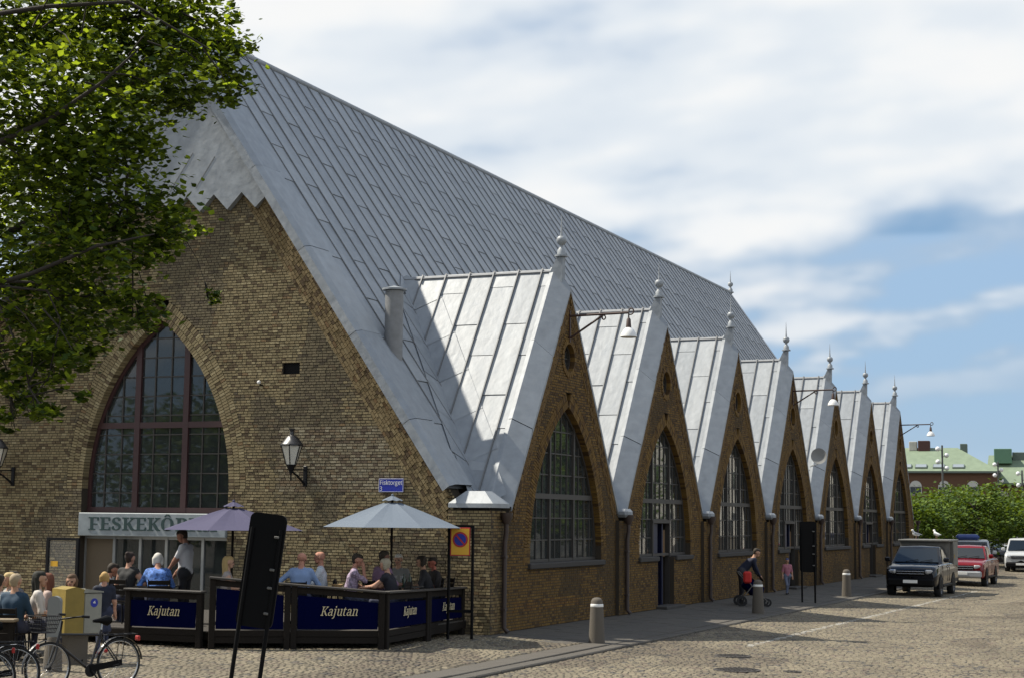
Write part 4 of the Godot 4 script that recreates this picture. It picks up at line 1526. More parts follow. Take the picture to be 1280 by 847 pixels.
# ---------------------------------------------------------------- things on the walls and in the street
func wall_lantern(label: String, at: Vector3):      # at: foot of the bracket on the front wall
	var t := thing("wall_lantern", label, "lantern", at, 0.0, "black lanterns on the front wall")
	var s := Shape.new()
	s.rbox(Transform3D(Basis(), Vector3(0, 0.1, 0.03)), Vector3(0.09, 0.46, 0.06), 0.015)
	s.tube([Vector3(0, -0.08, 0.05), Vector3(-0.01, 0.0, 0.16), Vector3(-0.03, 0.12, 0.36), Vector3(-0.05, 0.2, 0.55)], [0.03, 0.026, 0.022, 0.02], 8)
	s.tube([Vector3(0, 0.24, 0.05), Vector3(-0.05, 0.22, 0.55)], 0.014, 6)
	s.lathe(TR(Vector3(-0.05, 0.0, 0.55)), [[0.0, -0.02], [0.015, 0.0], [0.02, 0.14], [0.06, 0.22], [0.1, 0.32], [0.0, 0.33]], 10)
	part("bracket", s, M.iron, t)
	var c := Vector3(-0.05, 0.33, 0.55)
	var lo := 0.11; var hi := 0.24; var hh := 0.43
	var fr := Shape.new()
	for k in 6:
		var w := TAU * k / 6 + 0.2
		var d := Vector3(cos(w), 0, sin(w)); var w2 := TAU * (k + 1) / 6 + 0.2
		var d2 := Vector3(cos(w2), 0, sin(w2))
		fr.tube([c + d * lo, c + d * hi + Vector3(0, hh, 0)], 0.012, 6)
		fr.tube([c + d * hi + Vector3(0, hh, 0), c + d2 * hi + Vector3(0, hh, 0)], 0.014, 6)
		fr.tube([c + d * lo, c + d2 * lo], 0.012, 6)
		var p := Shape.new()
		p.quad(c + d * lo * 0.97, c + d * hi * 0.97 + Vector3(0, hh, 0), c + d2 * hi * 0.97 + Vector3(0, hh, 0), c + d2 * lo * 0.97)
		part("pane", p, M.milk, t)
	part("frame", fr, M.iron, t)
	var rf := Shape.new()
	rf.lathe(TR(c + Vector3(0, hh, 0), 0.2), [[0.265, -0.01], [0.265, 0.02], [0.12, 0.19], [0.05, 0.23], [0.045, 0.3], [0.075, 0.36], [0.0, 0.37]], 6, false)
	part("roof", rf, M.lantern_roof, t)

func bracket_lamp(label: String, at: Vector3):     # on a side gable, reaching towards the street (+x)
	var t := thing("bracket_lamp", label, "lamp", at, 0.0, "bracket lamps on the side gables")
	var s := Shape.new()
	s.box(Transform3D(Basis(), Vector3(0.02, -0.25, 0)), Vector3(0.04, 0.75, 0.05))
	s.tube([Vector3(0.03, 0, 0), Vector3(1.5, 0.02, 0)], 0.03, 6)
	s.tube([Vector3(0.04, -0.52, 0), Vector3(0.85, -0.02, 0)], 0.026, 6)
	for q in [[Vector3(1.55, 0.06, 0), 0.09, -2.0, 4.2], [Vector3(0.87, -0.075, 0), 0.06, 1.7, -4.4]]:
		var pts := []
		for k in 12:
			var w: float = q[2] + q[3] * k / 11.0 * 1.3
			var r: float = q[1] * (1.0 - 0.55 * k / 11.0)
			pts.append(q[0] + Vector3(cos(w) * r, sin(w) * r, 0))
		s.tube(pts, 0.018, 5)
	part("bracket", s, M.rust_iron, t)
	var nk := Shape.new()
	nk.lathe(TR(Vector3(1.5, 0, 0)), [[0.0, -0.34], [0.065, -0.34], [0.05, -0.14], [0.02, -0.1], [0.015, 0.01], [0.0, 0.01]], 12)
	part("lamp_neck", nk, M.rust_iron, t)
	var sh := Shape.new()
	sh.lathe(TR(Vector3(1.5, 0, 0)), [[0.185, -0.56], [0.2, -0.55], [0.18, -0.47], [0.12, -0.38], [0.06, -0.33], [0.0, -0.33]], 18)
	sh.lathe(TR(Vector3(1.5, 0, 0)), [[0.0, -0.35], [0.1, -0.4], [0.175, -0.5], [0.185, -0.56]], 18)
	part("lamp_shade", sh, M.enamel_white, t)

func bollard(label: String, at: Vector3):
	var t := thing("concrete_bollard", label, "bollard", at, 0.0, "concrete bollards along the kerb")
	var s := Shape.new()
	s.lathe(Transform3D(), [[0.0, -0.1], [0.17, -0.1], [0.165, 0.05], [0.133, 0.72]], 24)
	s.lathe(Transform3D(), [[0.125, 0.78], [0.118, 0.84], [0.09, 0.885], [0.05, 0.905], [0.0, 0.91]], 24)
	part("shaft", s, M.concrete, t)
	var b := Shape.new()
	b.lathe(Transform3D(), [[0.133, 0.72], [0.136, 0.725], [0.129, 0.775], [0.125, 0.78]], 24)
	part("white_band", b, M.white_paint, t)

func panel_sign(label: String, at: Vector3, turn: float, tilt: float):
	var t := thing("panel_sign", label, "sign", at, turn, "dark two-legged panel signs seen from behind")
	t.rotation.z = tilt
	var s := Shape.new()
	var o := PackedVector2Array()
	for c in [[0.17, 1.03, -PI / 2], [0.17, 2.42, 0.0], [-0.17, 2.42, PI / 2], [-0.17, 1.03, PI]]:
		for k in 5:
			var w: float = c[2] + PI / 2 * k / 4.0
			o.append(Vector2(c[0] + cos(w) * 0.09, c[1] + sin(w) * 0.09))
	s.prism(o, Transform3D(), -0.02, 0.02)
	part("panel", s, M.black, t)
	for x in [-0.2, 0.2]:
		var l := Shape.new()
		l.tube([Vector3(x, -0.4, 0.03), Vector3(x, 2.3, 0.03)], 0.03, 10)
		part("leg", l, M.black, t)
	for y in [1.15, 1.5, 1.75, 2.2]:
		var b := Shape.new()
		b.rbox(Transform3D(Basis(), Vector3(0.16, y, 0.045)), Vector3(0.07, 0.035, 0.05), 0.008)
		part("clamp", b, M.clamp, t)

func bicycle(label: String, at: Vector3, turn: float, paint: Material, o := {}) -> Node3D:
	# local: front towards -x, ground y = 0, wheels at x = -0.53 and 0.53
	var t := thing("bicycle", label, "bicycle", at, turn, "bicycles parked on the forecourt")
	var R := 0.345
	for k in 2:
		var c := Vector3(-0.53 if k == 0 else 0.55, R, 0)
		var w := Node3D.new(); w.name = "front_wheel" if k == 0 else "rear_wheel"; t.add_child(w)
		w.position = c
		var ty := Shape.new(); var ri := Shape.new(); var sp := Shape.new()
		var ring := []; var ring2 := []
		for j in 37:
			var a := TAU * j / 36.0
			ring.append(Vector3(cos(a), sin(a), 0) * (R - 0.017)); ring2.append(Vector3(cos(a), sin(a), 0) * (R - 0.036))
		ty.tube(ring, 0.018, 7, false); ri.tube(ring2, 0.011, 6, false)
		for j in 28:
			var a := TAU * j / 28.0
			sp.tube([Vector3(cos(a + 0.4 * (j % 2 * 2 - 1)) * 0.02, sin(a + 0.4 * (j % 2 * 2 - 1)) * 0.02, 0.025 * (j % 2 * 2 - 1)), Vector3(cos(a), sin(a), 0) * (R - 0.04)], 0.0018, 3, false)
		part("tyre", ty, M.rubber, w); part("rim", ri, M.chrome, w); part("spokes", sp, M.chrome, w)
		var hb := Shape.new(); hb.tube([Vector3(0, 0, -0.06), Vector3(0, 0, 0.06)], 0.025, 8)
		part("hub", hb, M.iron, w)
		var g := Shape.new()
		var arc := []
		for j in 13:
			var a: float = (lerp(0.1, 2.9, j / 12.0) if k else lerp(0.75, 3.3, j / 12.0))
			arc.append(Vector3(cos(a), sin(a), 0) * (R + 0.03))
		for j in 12:
			for z in [[-0.028, 0.0], [0.0, 0.028]]:
				g.quad(arc[j] * (1.0 - absf(z[0]) * 0.5) + Vector3(0, 0, z[0]), arc[j] * (1.0 - absf(z[1]) * 0.5) + Vector3(0, 0, z[1]), arc[j + 1] * (1.0 - absf(z[1]) * 0.5) + Vector3(0, 0, z[1]), arc[j + 1] * (1.0 - absf(z[0]) * 0.5) + Vector3(0, 0, z[0]))
		part("mudguard", g, o.get("guard", paint), w)
	var bb := Vector3(0.1, 0.28, 0); var seat := Vector3(0.26, 0.82, 0); var hd := Vector3(-0.36, 0.82, 0); var hl := Vector3(-0.4, 0.66, 0)
	var f := Shape.new()
	f.tube([bb, seat], 0.018, 8); f.tube([bb, hl], 0.02, 8)
	if o.get("top_tube", true): f.tube([seat - Vector3(0.02, 0.07, 0), hd - Vector3(0, 0.04, 0)], 0.017, 8)
	else: f.tube([bb.lerp(seat, 0.3), hl.lerp(hd, 0.5)], 0.017, 8)
	f.tube([hl - Vector3(0.01, 0.03, 0), hd], 0.021, 8)
	for z in [-0.05, 0.05]:
		f.tube([bb + Vector3(0, 0, z * 0.6), Vector3(0.55, R, z)], 0.011, 6)
		f.tube([seat - Vector3(0.02, 0.08, -z * 0.4), Vector3(0.55, R, z)], 0.009, 6)
	part("frame", f, paint, t)
	var fk := Shape.new()
	for z in [-0.05, 0.05]: fk.tube([hl + Vector3(-0.015, -0.04, z * 0.7), Vector3(-0.47, 0.45, z), Vector3(-0.53, R, z)], [0.014, 0.013, 0.01], 6)
	part("fork", fk, paint, t)
	var hb2 := Shape.new()
	hb2.tube([hd, hd + Vector3(0.02, 0.14, 0)], 0.014, 8)
	var gr := []
	for k in 9:
		var u := (k - 4) / 4.0
		gr.append(hd + Vector3(0.02 + 0.16 * u * u - 0.04, 0.16 + 0.05 * absf(u), u * 0.3))
	hb2.tube(gr, 0.012, 7)
	for z in [-1, 1]: hb2.tube([gr[0 if z < 0 else 8], gr[0 if z < 0 else 8] + Vector3(0.1, -0.01, z * 0.02)], 0.018, 8)
	part("handlebar", hb2, M.iron, t)
	var sd := Shape.new()
	sd.tube([seat - Vector3(0, 0.05, 0), seat + Vector3(0.015, 0.1, 0)], 0.013, 8)
	part("seat_post", sd, M.chrome, t)
	var sa := Shape.new()
	sa.tube([seat + Vector3(-0.13, 0.12, 0), seat + Vector3(-0.03, 0.125, 0), seat + Vector3(0.08, 0.12, 0), seat + Vector3(0.14, 0.13, 0)], [0.02, 0.035, 0.075, 0.05], 10)
	part("saddle", sa, M.black, t)
	var ck := Shape.new()
	ck.lathe(Transform3D(Basis(Vector3.RIGHT, PI / 2), bb), [[0.0, 0.035], [0.09, 0.035], [0.09, 0.045], [0.0, 0.045]], 20)
	for z in [-1, 1]:
		var q := Vector3(0.1 * z, -0.13 * z, 0.07 * z)
		ck.tube([bb + Vector3(0, 0, 0.06 * z), bb + q], 0.012, 6)
		ck.box(Transform3D(Basis(), bb + q + Vector3(0, 0, 0.05 * z)), Vector3(0.09, 0.025, 0.08))
	part("crankset", ck, M.iron, t)
	var cg := Shape.new()
	cg.box(Transform3D(Basis(Vector3(0, 0, 1), 0.12), Vector3(0.33, 0.335, 0.045)), Vector3(0.5, 0.085, 0.02))
	part("chain_guard", cg, M.black, t)
	var rk := Shape.new()
	for z in [-0.07, 0.07]: rk.tube([Vector3(0.3, 0.745, z), Vector3(0.8, 0.745, z)], 0.007, 5)
	for x in [0.34, 0.5, 0.66, 0.79]: rk.tube([Vector3(x, 0.745, -0.07), Vector3(x, 0.745, 0.07)], 0.006, 5)
	for z in [-0.07, 0.07]: rk.tube([Vector3(0.6, 0.745, z), Vector3(0.55, R, z)], 0.006, 5)
	part("luggage_rack", rk, M.iron, t)
	var tl := Shape.new(); tl.rbox(Transform3D(Basis(), Vector3(0.845, 0.68, 0)), Vector3(0.04, 0.07, 0.09), 0.01)
	part("tail_light", tl, M.red_lamp, t)
	if o.get("basket", false):
		var b := Shape.new()
		for k in 5:
			var y := 0.82 + 0.055 * k; var q := 0.1 + 0.012 * k
			for e in [[-1, -1, 1, -1], [1, -1, 1, 1], [1, 1, -1, 1], [-1, 1, -1, -1]]: b.tube([Vector3(-0.62 + e[0] * q, y, e[1] * q * 1.4), Vector3(-0.62 + e[2] * q, y, e[3] * q * 1.4)], 0.005, 4)
		for k in 9:
			var z := (k - 4) * 0.036
			for x in [-1, 1]: b.tube([Vector3(-0.62 + x * 0.1, 0.82, z), Vector3(-0.62 + x * 0.15, 1.04, z * 1.4)], 0.004, 4)
			b.tube([Vector3(-0.72, 0.82, z), Vector3(-0.52, 0.82, z)], 0.004, 4)
		part("basket", b, M.iron, t)
	return t

func street_things():
	mat("milk", lin(0.62, 0.6, 0.52), 0.5)
	mat("lantern_roof", lin(0.03, 0.03, 0.033), 0.35)
	mat("rust_iron", lin(0.05, 0.025, 0.02), 0.55)
	mat("concrete", lin(0.15, 0.13, 0.105), 0.9, 0, M.fine, 3.0, M.rough_b, 0.6)
	mat("clamp", lin(0.12, 0.115, 0.105), 0.5)
	mat("red_lamp", lin(0.35, 0.02, 0.015), 0.3)
	mat("sign_blue", lin(0.01, 0.025, 0.32), 0.45)
	mat("sign_yellow", lin(0.72, 0.4, 0.03), 0.5)
	mat("sign_red", lin(0.42, 0.02, 0.02), 0.5)
	mat("box_yellow", lin(0.28, 0.2, 0.035), 0.55, 0, M.blotch, 0.8)
	mat("box_grey", lin(0.3, 0.3, 0.26), 0.6, 0, M.blotch, 0.8)
	mat("steel_grey", lin(0.2, 0.21, 0.21), 0.45)
	mat("cast_iron", lin(0.07, 0.062, 0.055), 0.7, 0.2, M.fine, 4.0)
	mat("dish", lin(0.28, 0.28, 0.27), 0.5)
	wall_lantern("black six-sided lantern on the front wall near the blue street sign", W(0, 4.47, 3.18))
	wall_lantern("black lantern on the front wall on the far side of the big arched window", W(0, 12.62, 3.18))
	# street name plate
	var s := Shape.new()
	s.rbox(Transform3D(Basis(), W(-0.03, 2.32, 3.085)), Vector3(0.6, 0.29, 0.03), 0.008)
	var pl := thing("street_name_sign", "blue street name plate with white letters on the front wall", "sign")
	part("plate", s, M.sign_blue, pl)
	var ed := Shape.new()
	for q in [[0, 0.138, 0.59, 0.008], [0, -0.138, 0.59, 0.008], [0.293, 0, 0.008, 0.284], [-0.293, 0, 0.008, 0.284]]: ed.box(Transform3D(Basis(), W(-0.047, 2.32, 3.085) + Vector3(q[0], q[1], 0)), Vector3(q[2], q[3], 0.004))
	part("border", ed, M.white_paint, pl)
	text_on(pl, "Fisktorget", "Droid Sans", 0.125, W(-0.047, 2.32, 3.14), 0.0, M.white_paint, 0.004)
	text_on(pl, "3", "Droid Sans", 0.125, W(-0.047, 2.56, 3.01), 0.0, M.white_paint, 0.004)
	# small white fitting high on the front wall
	var cm := thing("wall_camera", "small white camera high on the front wall below the air vent", "camera", W(0, 5.66, 5.36))
	var c1 := Shape.new(); c1.tube([Vector3(0, -0.03, 0.0), Vector3(0, -0.03, 0.1), Vector3(0, 0, 0.13)], 0.02, 8)
	part("bracket", c1, M.iron, cm)
	var c2 := Shape.new(); c2.ball(Vector3(0, 0.02, 0.15), 0.045, 12, 8)
	part("dome", c2, M.enamel_white, cm)
	bracket_lamp("white shaded lamp on a scrolled bracket on the gable nearest the terrace", W(A0 + S * 0.5, 0.0, 7.2))
	bracket_lamp("white shaded lamp on a scrolled bracket on the middle gable", W(A0 + S * 3.5, 0.0, 7.15))
	bracket_lamp("white shaded lamp on a scrolled bracket on the last gable", W(A0 + S * 6.5, 0.0, 7.2))
	# satellite dish on the fourth valley
	var ds := thing("satellite_dish", "round grey satellite dish beside the valley before the fifth gable", "dish", W(A0 + S * 4 - 0.35, -0.15, 4.9))
	var d1 := Shape.new()
	d1.lathe(Transform3D(Basis(Vector3(0, 0, 1), -0.3) * Basis(Vector3.RIGHT, PI / 2), Vector3(0.1, 0, 0.15)), [[0.0, 0.0], [0.15, 0.02], [0.3, 0.08], [0.305, 0.09], [0.15, 0.035], [0.0, 0.015]], 24)
	part("reflector", d1, M.dish, ds)
	var d2 := Shape.new(); d2.tube([Vector3(0.1, 0, 0.1), Vector3(0.0, -0.3, 0), Vector3(-0.3, -0.4, 0)], 0.02, 6)
	part("mount", d2, M.steel_grey, ds)
	bollard("concrete bollard with white band in the sun at the near pavement corner", W(0.28, -2.3, -0.09))
	bollard("concrete bollard with white band beside the person with the stroller", W(12.5, -2.45, -0.1))
	bollard("concrete bollard with white band just before the black pickup", W(24.0, -2.5, -0.1))
	panel_sign("tall dark panel sign on two legs leaning in front of the terrace fence", W(-11.6, -1.55, -0.06), 0.3, -0.12)
	panel_sign("upright dark panel sign on two legs on the pavement before the fifth gable", W(19.0, -2.35, -0.1), 0.3, 0.0)
	# no-parking sign on a black stand
	var np := thing("no_parking_sign", "yellow no-parking sign with blue and red disc on a black stand", "sign", W(-1.45, -0.02, 0), 0.3)
	for x in [-0.23, 0.25]:
		var l := Shape.new(); l.tube([Vector3(x, 0, 0), Vector3(x, 2.25, 0)], 0.03, 8)
		part("post", l, M.black, np)
	var b0 := Shape.new()
	b0.box(Transform3D(Basis(), Vector3(0.02, 2.23, 0)), Vector3(0.44, 0.06, 0.05))
	b0.box(Transform3D(Basis(), Vector3(0.02, 0.55, 0)), Vector3(0.44, 0.05, 0.04))
	part("crossbar", b0, M.black, np)
	var b1 := Shape.new(); b1.rbox(Transform3D(Basis(), Vector3(0.0, 1.93, 0.035)), Vector3(0.4, 0.56, 0.015), 0.004)
	var bp := part("plate", b1, M.sign_red, np)
	var b2 := Shape.new(); b2.box(Transform3D(Basis(), Vector3(0.0, 1.93, 0.045)), Vector3(0.36, 0.52, 0.006))
	part("yellow_field", b2, M.sign_yellow, bp)
	for q in [[0.155, 0.006, "sign_red"], [0.12, 0.009, "sign_blue"]]:
		var dc := Shape.new()
		dc.lathe(Transform3D(Basis(Vector3.RIGHT, PI / 2), Vector3(0, 1.97, 0.045)), [[0.0, 0.0], [q[0], 0.0], [q[0], q[1]], [0.0, q[1]]], 28)
		part("disc", dc, M[q[2]], bp)
	var sl := Shape.new(); sl.box(Transform3D(Basis(Vector3(0, 0, 1), -0.85), Vector3(0, 1.97, 0.057)), Vector3(0.25, 0.03, 0.004))
	part("red_slash", sl, M.sign_red, bp)
	# yellow and grey cabinet on a pedestal
	var cb := thing("yellow_cabinet", "yellow and pale grey cabinet with round blue emblem behind the bicycles", "cabinet", W(-9.45, 3.06, 0), 1.1)
	cb.scale = Vector3(0.84, 0.95, 0.84)
	var ca := Shape.new()
	ca.prism(P2([[-0.36, 0.52], [0.02, 0.5], [0.02, 1.26], [-0.16, 1.3], [-0.36, 1.26]]), Transform3D(), -0.32, 0.3)
	part("yellow_body", ca, M.box_yellow, cb)
	var cc := Shape.new()
	cc.rbox(Transform3D(Basis(), Vector3(0.21, 0.85, -0.01)), Vector3(0.36, 0.68, 0.6), 0.015)
	part("grey_body", cc, M.box_grey, cb)
	var ct := Shape.new()
	ct.prism(P2([[0.0, 1.2], [0.41, 1.2], [0.41, 1.22], [0.03, 1.27]]), Transform3D(), -0.33, 0.31)
	part("lid", ct, M.box_grey, cb)
	var ce := Shape.new()
	ce.lathe(Transform3D(Basis(Vector3.RIGHT, PI / 2), Vector3(0.23, 1.03, 0.29)), [[0.0, 0.0], [0.075, 0.0], [0.075, 0.006], [0.0, 0.006]], 20)
	var em := part("emblem", ce, M.sign_blue, cb)
	var cq := Shape.new()
	cq.box(Transform3D(Basis(), Vector3(0.23, 1.03, 0.298)), Vector3(0.05, 0.015, 0.004)); cq.box(Transform3D(Basis(Vector3(0, 0, 1), 0.7), Vector3(0.225, 1.045, 0.298)), Vector3(0.05, 0.013, 0.004))
	part("emblem_mark", cq, M.white_paint, em)
	var cf := Shape.new(); cf.bx(-0.2, 0.2, -0.02, 0.51, -0.15, 0.15)
	part("pedestal", cf, M.concrete, cb)
	# round-topped post before it
	var po := thing("round_topped_post", "grey steel post with rounded top and concrete foot beside the bicycle", "post", W(-10.6, 2.55, 0), 0.3)
	var p1 := Shape.new()
	var oo := PackedVector2Array([Vector2(-0.1, 0.5), Vector2(0.1, 0.5)])
	for k in 9: oo.append(Vector2(cos(PI * k / 8) * 0.1, 1.06 + sin(PI * k / 8) * 0.08))
	p1.prism(oo, Transform3D(), -0.05, 0.05)
	part("head", p1, M.steel_grey, po)
	var p2 := Shape.new(); p2.lathe(Transform3D(), [[0.0, -0.05], [0.15, -0.05], [0.13, 0.3], [0.09, 0.52], [0.0, 0.52]], 18)
	part("foot", p2, M.concrete, po)
	# manhole covers
	var mi := 0
	for q in [[-2.7, -6.05, 0.42, "wide round iron manhole cover in the setts"], [-0.1, -5.25, 0.36, "round iron manhole cover at the end of the painted line"], [-2.5, -7.0, 0.16, "small round iron cover in the setts past the manhole"]]:
		var mh := thing("manhole_cover", q[3], "manhole cover", W(q[0], q[1], gh(q[0], q[1])))
		var m1 := Shape.new()
		m1.lathe(Transform3D(), [[q[2], -0.08], [q[2], 0.012], [q[2] * 0.93, 0.014], [0.0, 0.014]], 32)
		part("lid", m1, M.cast_iron, mh)
		var m2 := Shape.new()
		var n := int(q[2] * 24)
		for i in n:
			for j in n:
				var x: float = (i + 0.5 - n * 0.5) * 0.075; var z: float = (j + 0.5 - n * 0.5) * 0.075
				if Vector2(x, z).length() < q[2] * 0.86: m2.box(Transform3D(Basis(Vector3.UP, PI / 4 * ((i + j) % 2)), Vector3(x, 0.017, z)), Vector3(0.05, 0.008, 0.015))
		part("studs", m2, M.cast_iron, mh)
	mat("bike_black", lin(0.012, 0.012, 0.014), 0.35)
	mat("bike_grey", lin(0.12, 0.125, 0.13), 0.4)
	mat("bike_blue", lin(0.03, 0.04, 0.07), 0.4)
	bicycle("black bicycle with front basket standing in front of the yellow cabinet", W(-12.66, 0.35, 0), 1.2, M.bike_black, {"basket": true})
	bicycle("bicycle with silver mudguards behind the black one", W(-14.32, 0.85, 0), 0.75, M.bike_grey, {"guard": M.chrome})
	bicycle("dark bicycle with red tail light at the end of the row", W(-14.9, 0.75, 0), 0.7, M.bike_black, {"top_tube": false})

# ---------------------------------------------------------------- terrace
func fence_section(label: String, p: Vector3, q: Vector3, h0: float, h1: float, letters: bool):
	# timber frame with a cloth banner between two posts, from p to q on the ground
	var d := q - p
	var len := Vector2(d.x, d.z).length()
	var t := thing("terrace_fence", label, "fence", p, atan2(-d.z, d.x), "terrace fence sections")
	var x := [0.06, len - 0.06]
	for k in 2:
		var h: float = h0 if k == 0 else h1
		var s := Shape.new()
		s.rbox(Transform3D(Basis(), Vector3(x[k], h * 0.5 - 0.02, 0)), Vector3(0.11, h + 0.02, 0.11), 0.01)
		part("post", s, M.dark_wood, t)
	var sl := atan2(h1 - h0, len)
	var tr := Shape.new()
	tr.rbox(Transform3D(Basis(Vector3(0, 0, 1), sl), Vector3(len * 0.5, (h0 + h1) * 0.5 + 0.01, 0.0)), Vector3(len + 0.02, 0.04, 0.2), 0.008)
	part("top_rail", tr, M.dark_wood2, t)
	var ar := Shape.new()
	ar.box(Transform3D(Basis(Vector3(0, 0, 1), sl), Vector3(len * 0.5, (h0 + h1) * 0.5 - 0.075, 0.0)), Vector3(len - 0.2, 0.11, 0.05))
	part("upper_board", ar, M.dark_wood, t)
	for k in 2:
		var lr := Shape.new()
		lr.box(Transform3D(), Vector3())
		lr = Shape.new()
		lr.box(Transform3D(Basis(), Vector3(len * 0.5, 0.16 + 0.12 * k, 0.0)), Vector3(len - 0.22, 0.108, 0.045))
		part("lower_board", lr, M.dark_wood, t)
	var b := Shape.new()
	var y0 := 0.36
	var nx := 10; var ny := 4
	var g := []
	for i in nx + 1:
		for j in ny + 1:
			var u := float(i) / nx; var v := float(j) / ny
			var top: float = lerp(h0, h1, u) - 0.18
			g.append(Vector3(0.13 + (len - 0.26) * u, lerp(y0, top, v), 0.03 + 0.012 * sin(u * 9.0 + v * 2.0) + 0.006 * sin(u * 31.0)))
	for i in nx:
		for j in ny:
			b.quad(g[i * (ny + 1) + j], g[i * (ny + 1) + j + 1], g[(i + 1) * (ny + 1) + j + 1], g[(i + 1) * (ny + 1) + j])
	var bn := part("banner", b, M.navy, t)
	if letters:
		text_on(bn, "Kajutan", "Droid Serif", 0.22, Vector3(len * 0.52, (y0 + (h0 + h1) * 0.5 - 0.18) * 0.5 + 0.05, 0.058), 0.0, M.cream_letter, 0.004, 0.82, false, true)

func parasol(label: String, at: Vector3, rim: float, top: float, r: float, cloth: StandardMaterial3D, turn: float):
	var t := thing("parasol", label, "parasol", at, turn)
	var p := Shape.new()
	p.tube([Vector3(0, 0, 0), Vector3(0, top + 0.03, 0)], 0.024, 10)
	part("pole", p, M.dark_wood, t)
	var f := Shape.new()
	f.lathe(Transform3D(), [[0.0, 0.0], [0.3, 0.0], [0.3, 0.05], [0.05, 0.1], [0.04, 0.3], [0.0, 0.3]], 16)
	part("base", f, M.iron, t)
	var c := Shape.new()
	var n := 8
	for k in n:
		var a := TAU * k / n; var b := TAU * (k + 1) / n
		var rows := 5; var cols := 4
		var grid := []
		for i in rows + 1:
			var u: float = lerp(0.1, 1.0, float(i) / rows)
			for j in cols + 1:
				var w: float = lerp(a, b, float(j) / cols)
				var q: float = float(j) / cols
				var sag: float = 4.0 * q * (1.0 - q)
				# the hem is straight between the ribs and the cloth sags a little
				var rr: float = r * u * cos(PI / n) / cos(w - (a + b) * 0.5)
				grid.append(Vector3(cos(w) * rr, lerp(top, rim, pow(u, 1.12)) - 0.05 * sag * u * (1.0 - u) * 2.0 + 0.03 * sag * maxf(0.0, u - 0.9), sin(w) * rr))
		for i in rows:
			for j in cols:
				c.quad(grid[i * (cols + 1) + j], grid[i * (cols + 1) + j + 1], grid[(i + 1) * (cols + 1) + j + 1], grid[(i + 1) * (cols + 1) + j])
	part("canopy", c, cloth, t)
	var rb := Shape.new()
	for k in n:
		var a := TAU * k / n
		rb.tube([Vector3(0, top - 0.05, 0), Vector3(cos(a) * r * 0.98, rim - 0.015, sin(a) * r * 0.98)], 0.009, 5)
		rb.tube([Vector3(0, rim + 0.02, 0), Vector3(cos(a) * r * 0.5, lerp(top, rim, 0.52), sin(a) * r * 0.5)], 0.008, 5)
	part("ribs", rb, M.dark_wood, t)
	# frilled vent at the top
	var v := Shape.new()
	for k in 16:
		var a := TAU * k / 16.0; var b := TAU * (k + 1) / 16.0
		var ya := top + 0.035 + 0.02 * (k % 2); var yb := top + 0.035 + 0.02 * ((k + 1) % 2)
		var ra := r * 0.14
		v.quad(Vector3(cos(a) * ra, ya - 0.05, sin(a) * ra), Vector3(cos(b) * ra, yb - 0.05, sin(b) * ra), Vector3(0, top + 0.1, 0), Vector3(0, top + 0.1, 0))
	v.ball(Vector3(0, top + 0.1, 0), 0.03, 8, 6)
	part("vent_cap", v, cloth, t)

func cafe_chair() -> Node3D:
	var t := thing("cafe_chair", "dark slatted cafe chair on the terrace deck", "chair", Vector3.ZERO, 0.0, "cafe chairs on the terrace")
	for k in 4:
		var s := Shape.new()
		s.box(Transform3D(Basis(), Vector3(0, 0.45, -0.16 + 0.107 * k)), Vector3(0.42, 0.02, 0.095))
		part("seat_slat", s, M.dark_wood, t)
	for k in 3:
		var s := Shape.new()
		s.box(Transform3D(Basis(Vector3.RIGHT, 0.12), Vector3(0, 0.62 + 0.1 * k, 0.205 + 0.012 * k)), Vector3(0.4, 0.08, 0.018))
		part("back_slat", s, M.dark_wood, t)
	for x in [-0.2, 0.2]:
		var s := Shape.new()
		s.tube([Vector3(x, 0, -0.2), Vector3(x, 0.44, -0.18)], 0.013, 6)
		part("leg", s, M.iron, t)
		var r := Shape.new()
		r.tube([Vector3(x, 0, 0.24), Vector3(x, 0.44, 0.18), Vector3(x, 0.88, 0.25)], 0.013, 6)
		part("leg", r, M.iron, t)
	return t

func cafe_table(label: String, at: Vector3, turn: float) -> Node3D:
	var t := thing("cafe_table", label, "table", at, turn, "cafe tables on the terrace")
	for k in 6:
		var s := Shape.new()
		s.rbox(Transform3D(Basis(), Vector3(0, 0.73, -0.325 + 0.13 * k)), Vector3(0.8, 0.025, 0.122), 0.004)
		part("top_board", s, M.dark_wood2, t)
	var l := Shape.new()
	l.tube([Vector3(0, 0.02, 0), Vector3(0, 0.72, 0)], 0.035, 10)
	part("column", l, M.iron, t)
	var f := Shape.new()
	for a in [0.0, PI / 2]: f.box(Transform3D(Basis(Vector3.UP, a + PI / 4), Vector3(0, 0.02, 0)), Vector3(0.62, 0.035, 0.06))
	part("foot", f, M.iron, t)
	return t

func tableware(kind: String, label: String, at: Vector3):
	var s := Shape.new()
	var m: Material = M.clear
	if kind == "wine_glass":
		s.lathe(TR(at), [[0.0, 0.0], [0.035, 0.002], [0.005, 0.01], [0.005, 0.09], [0.035, 0.12], [0.04, 0.16], [0.032, 0.21]], 12)
	elif kind == "bottle":
		s.lathe(TR(at), [[0.0, 0.0], [0.034, 0.0], [0.034, 0.15], [0.014, 0.2], [0.013, 0.25], [0.0, 0.25]], 12)
		m = M.bottle
	else:
		s.lathe(TR(at), [[0.0, 0.0], [0.08, 0.0], [0.11, 0.06], [0.105, 0.06], [0.075, 0.01], [0.0, 0.01]], 14)
		m = M.bread
	var o := part(numbered(kind), s, m, self)
	tag(o, label, "tableware", "things on the cafe tables")

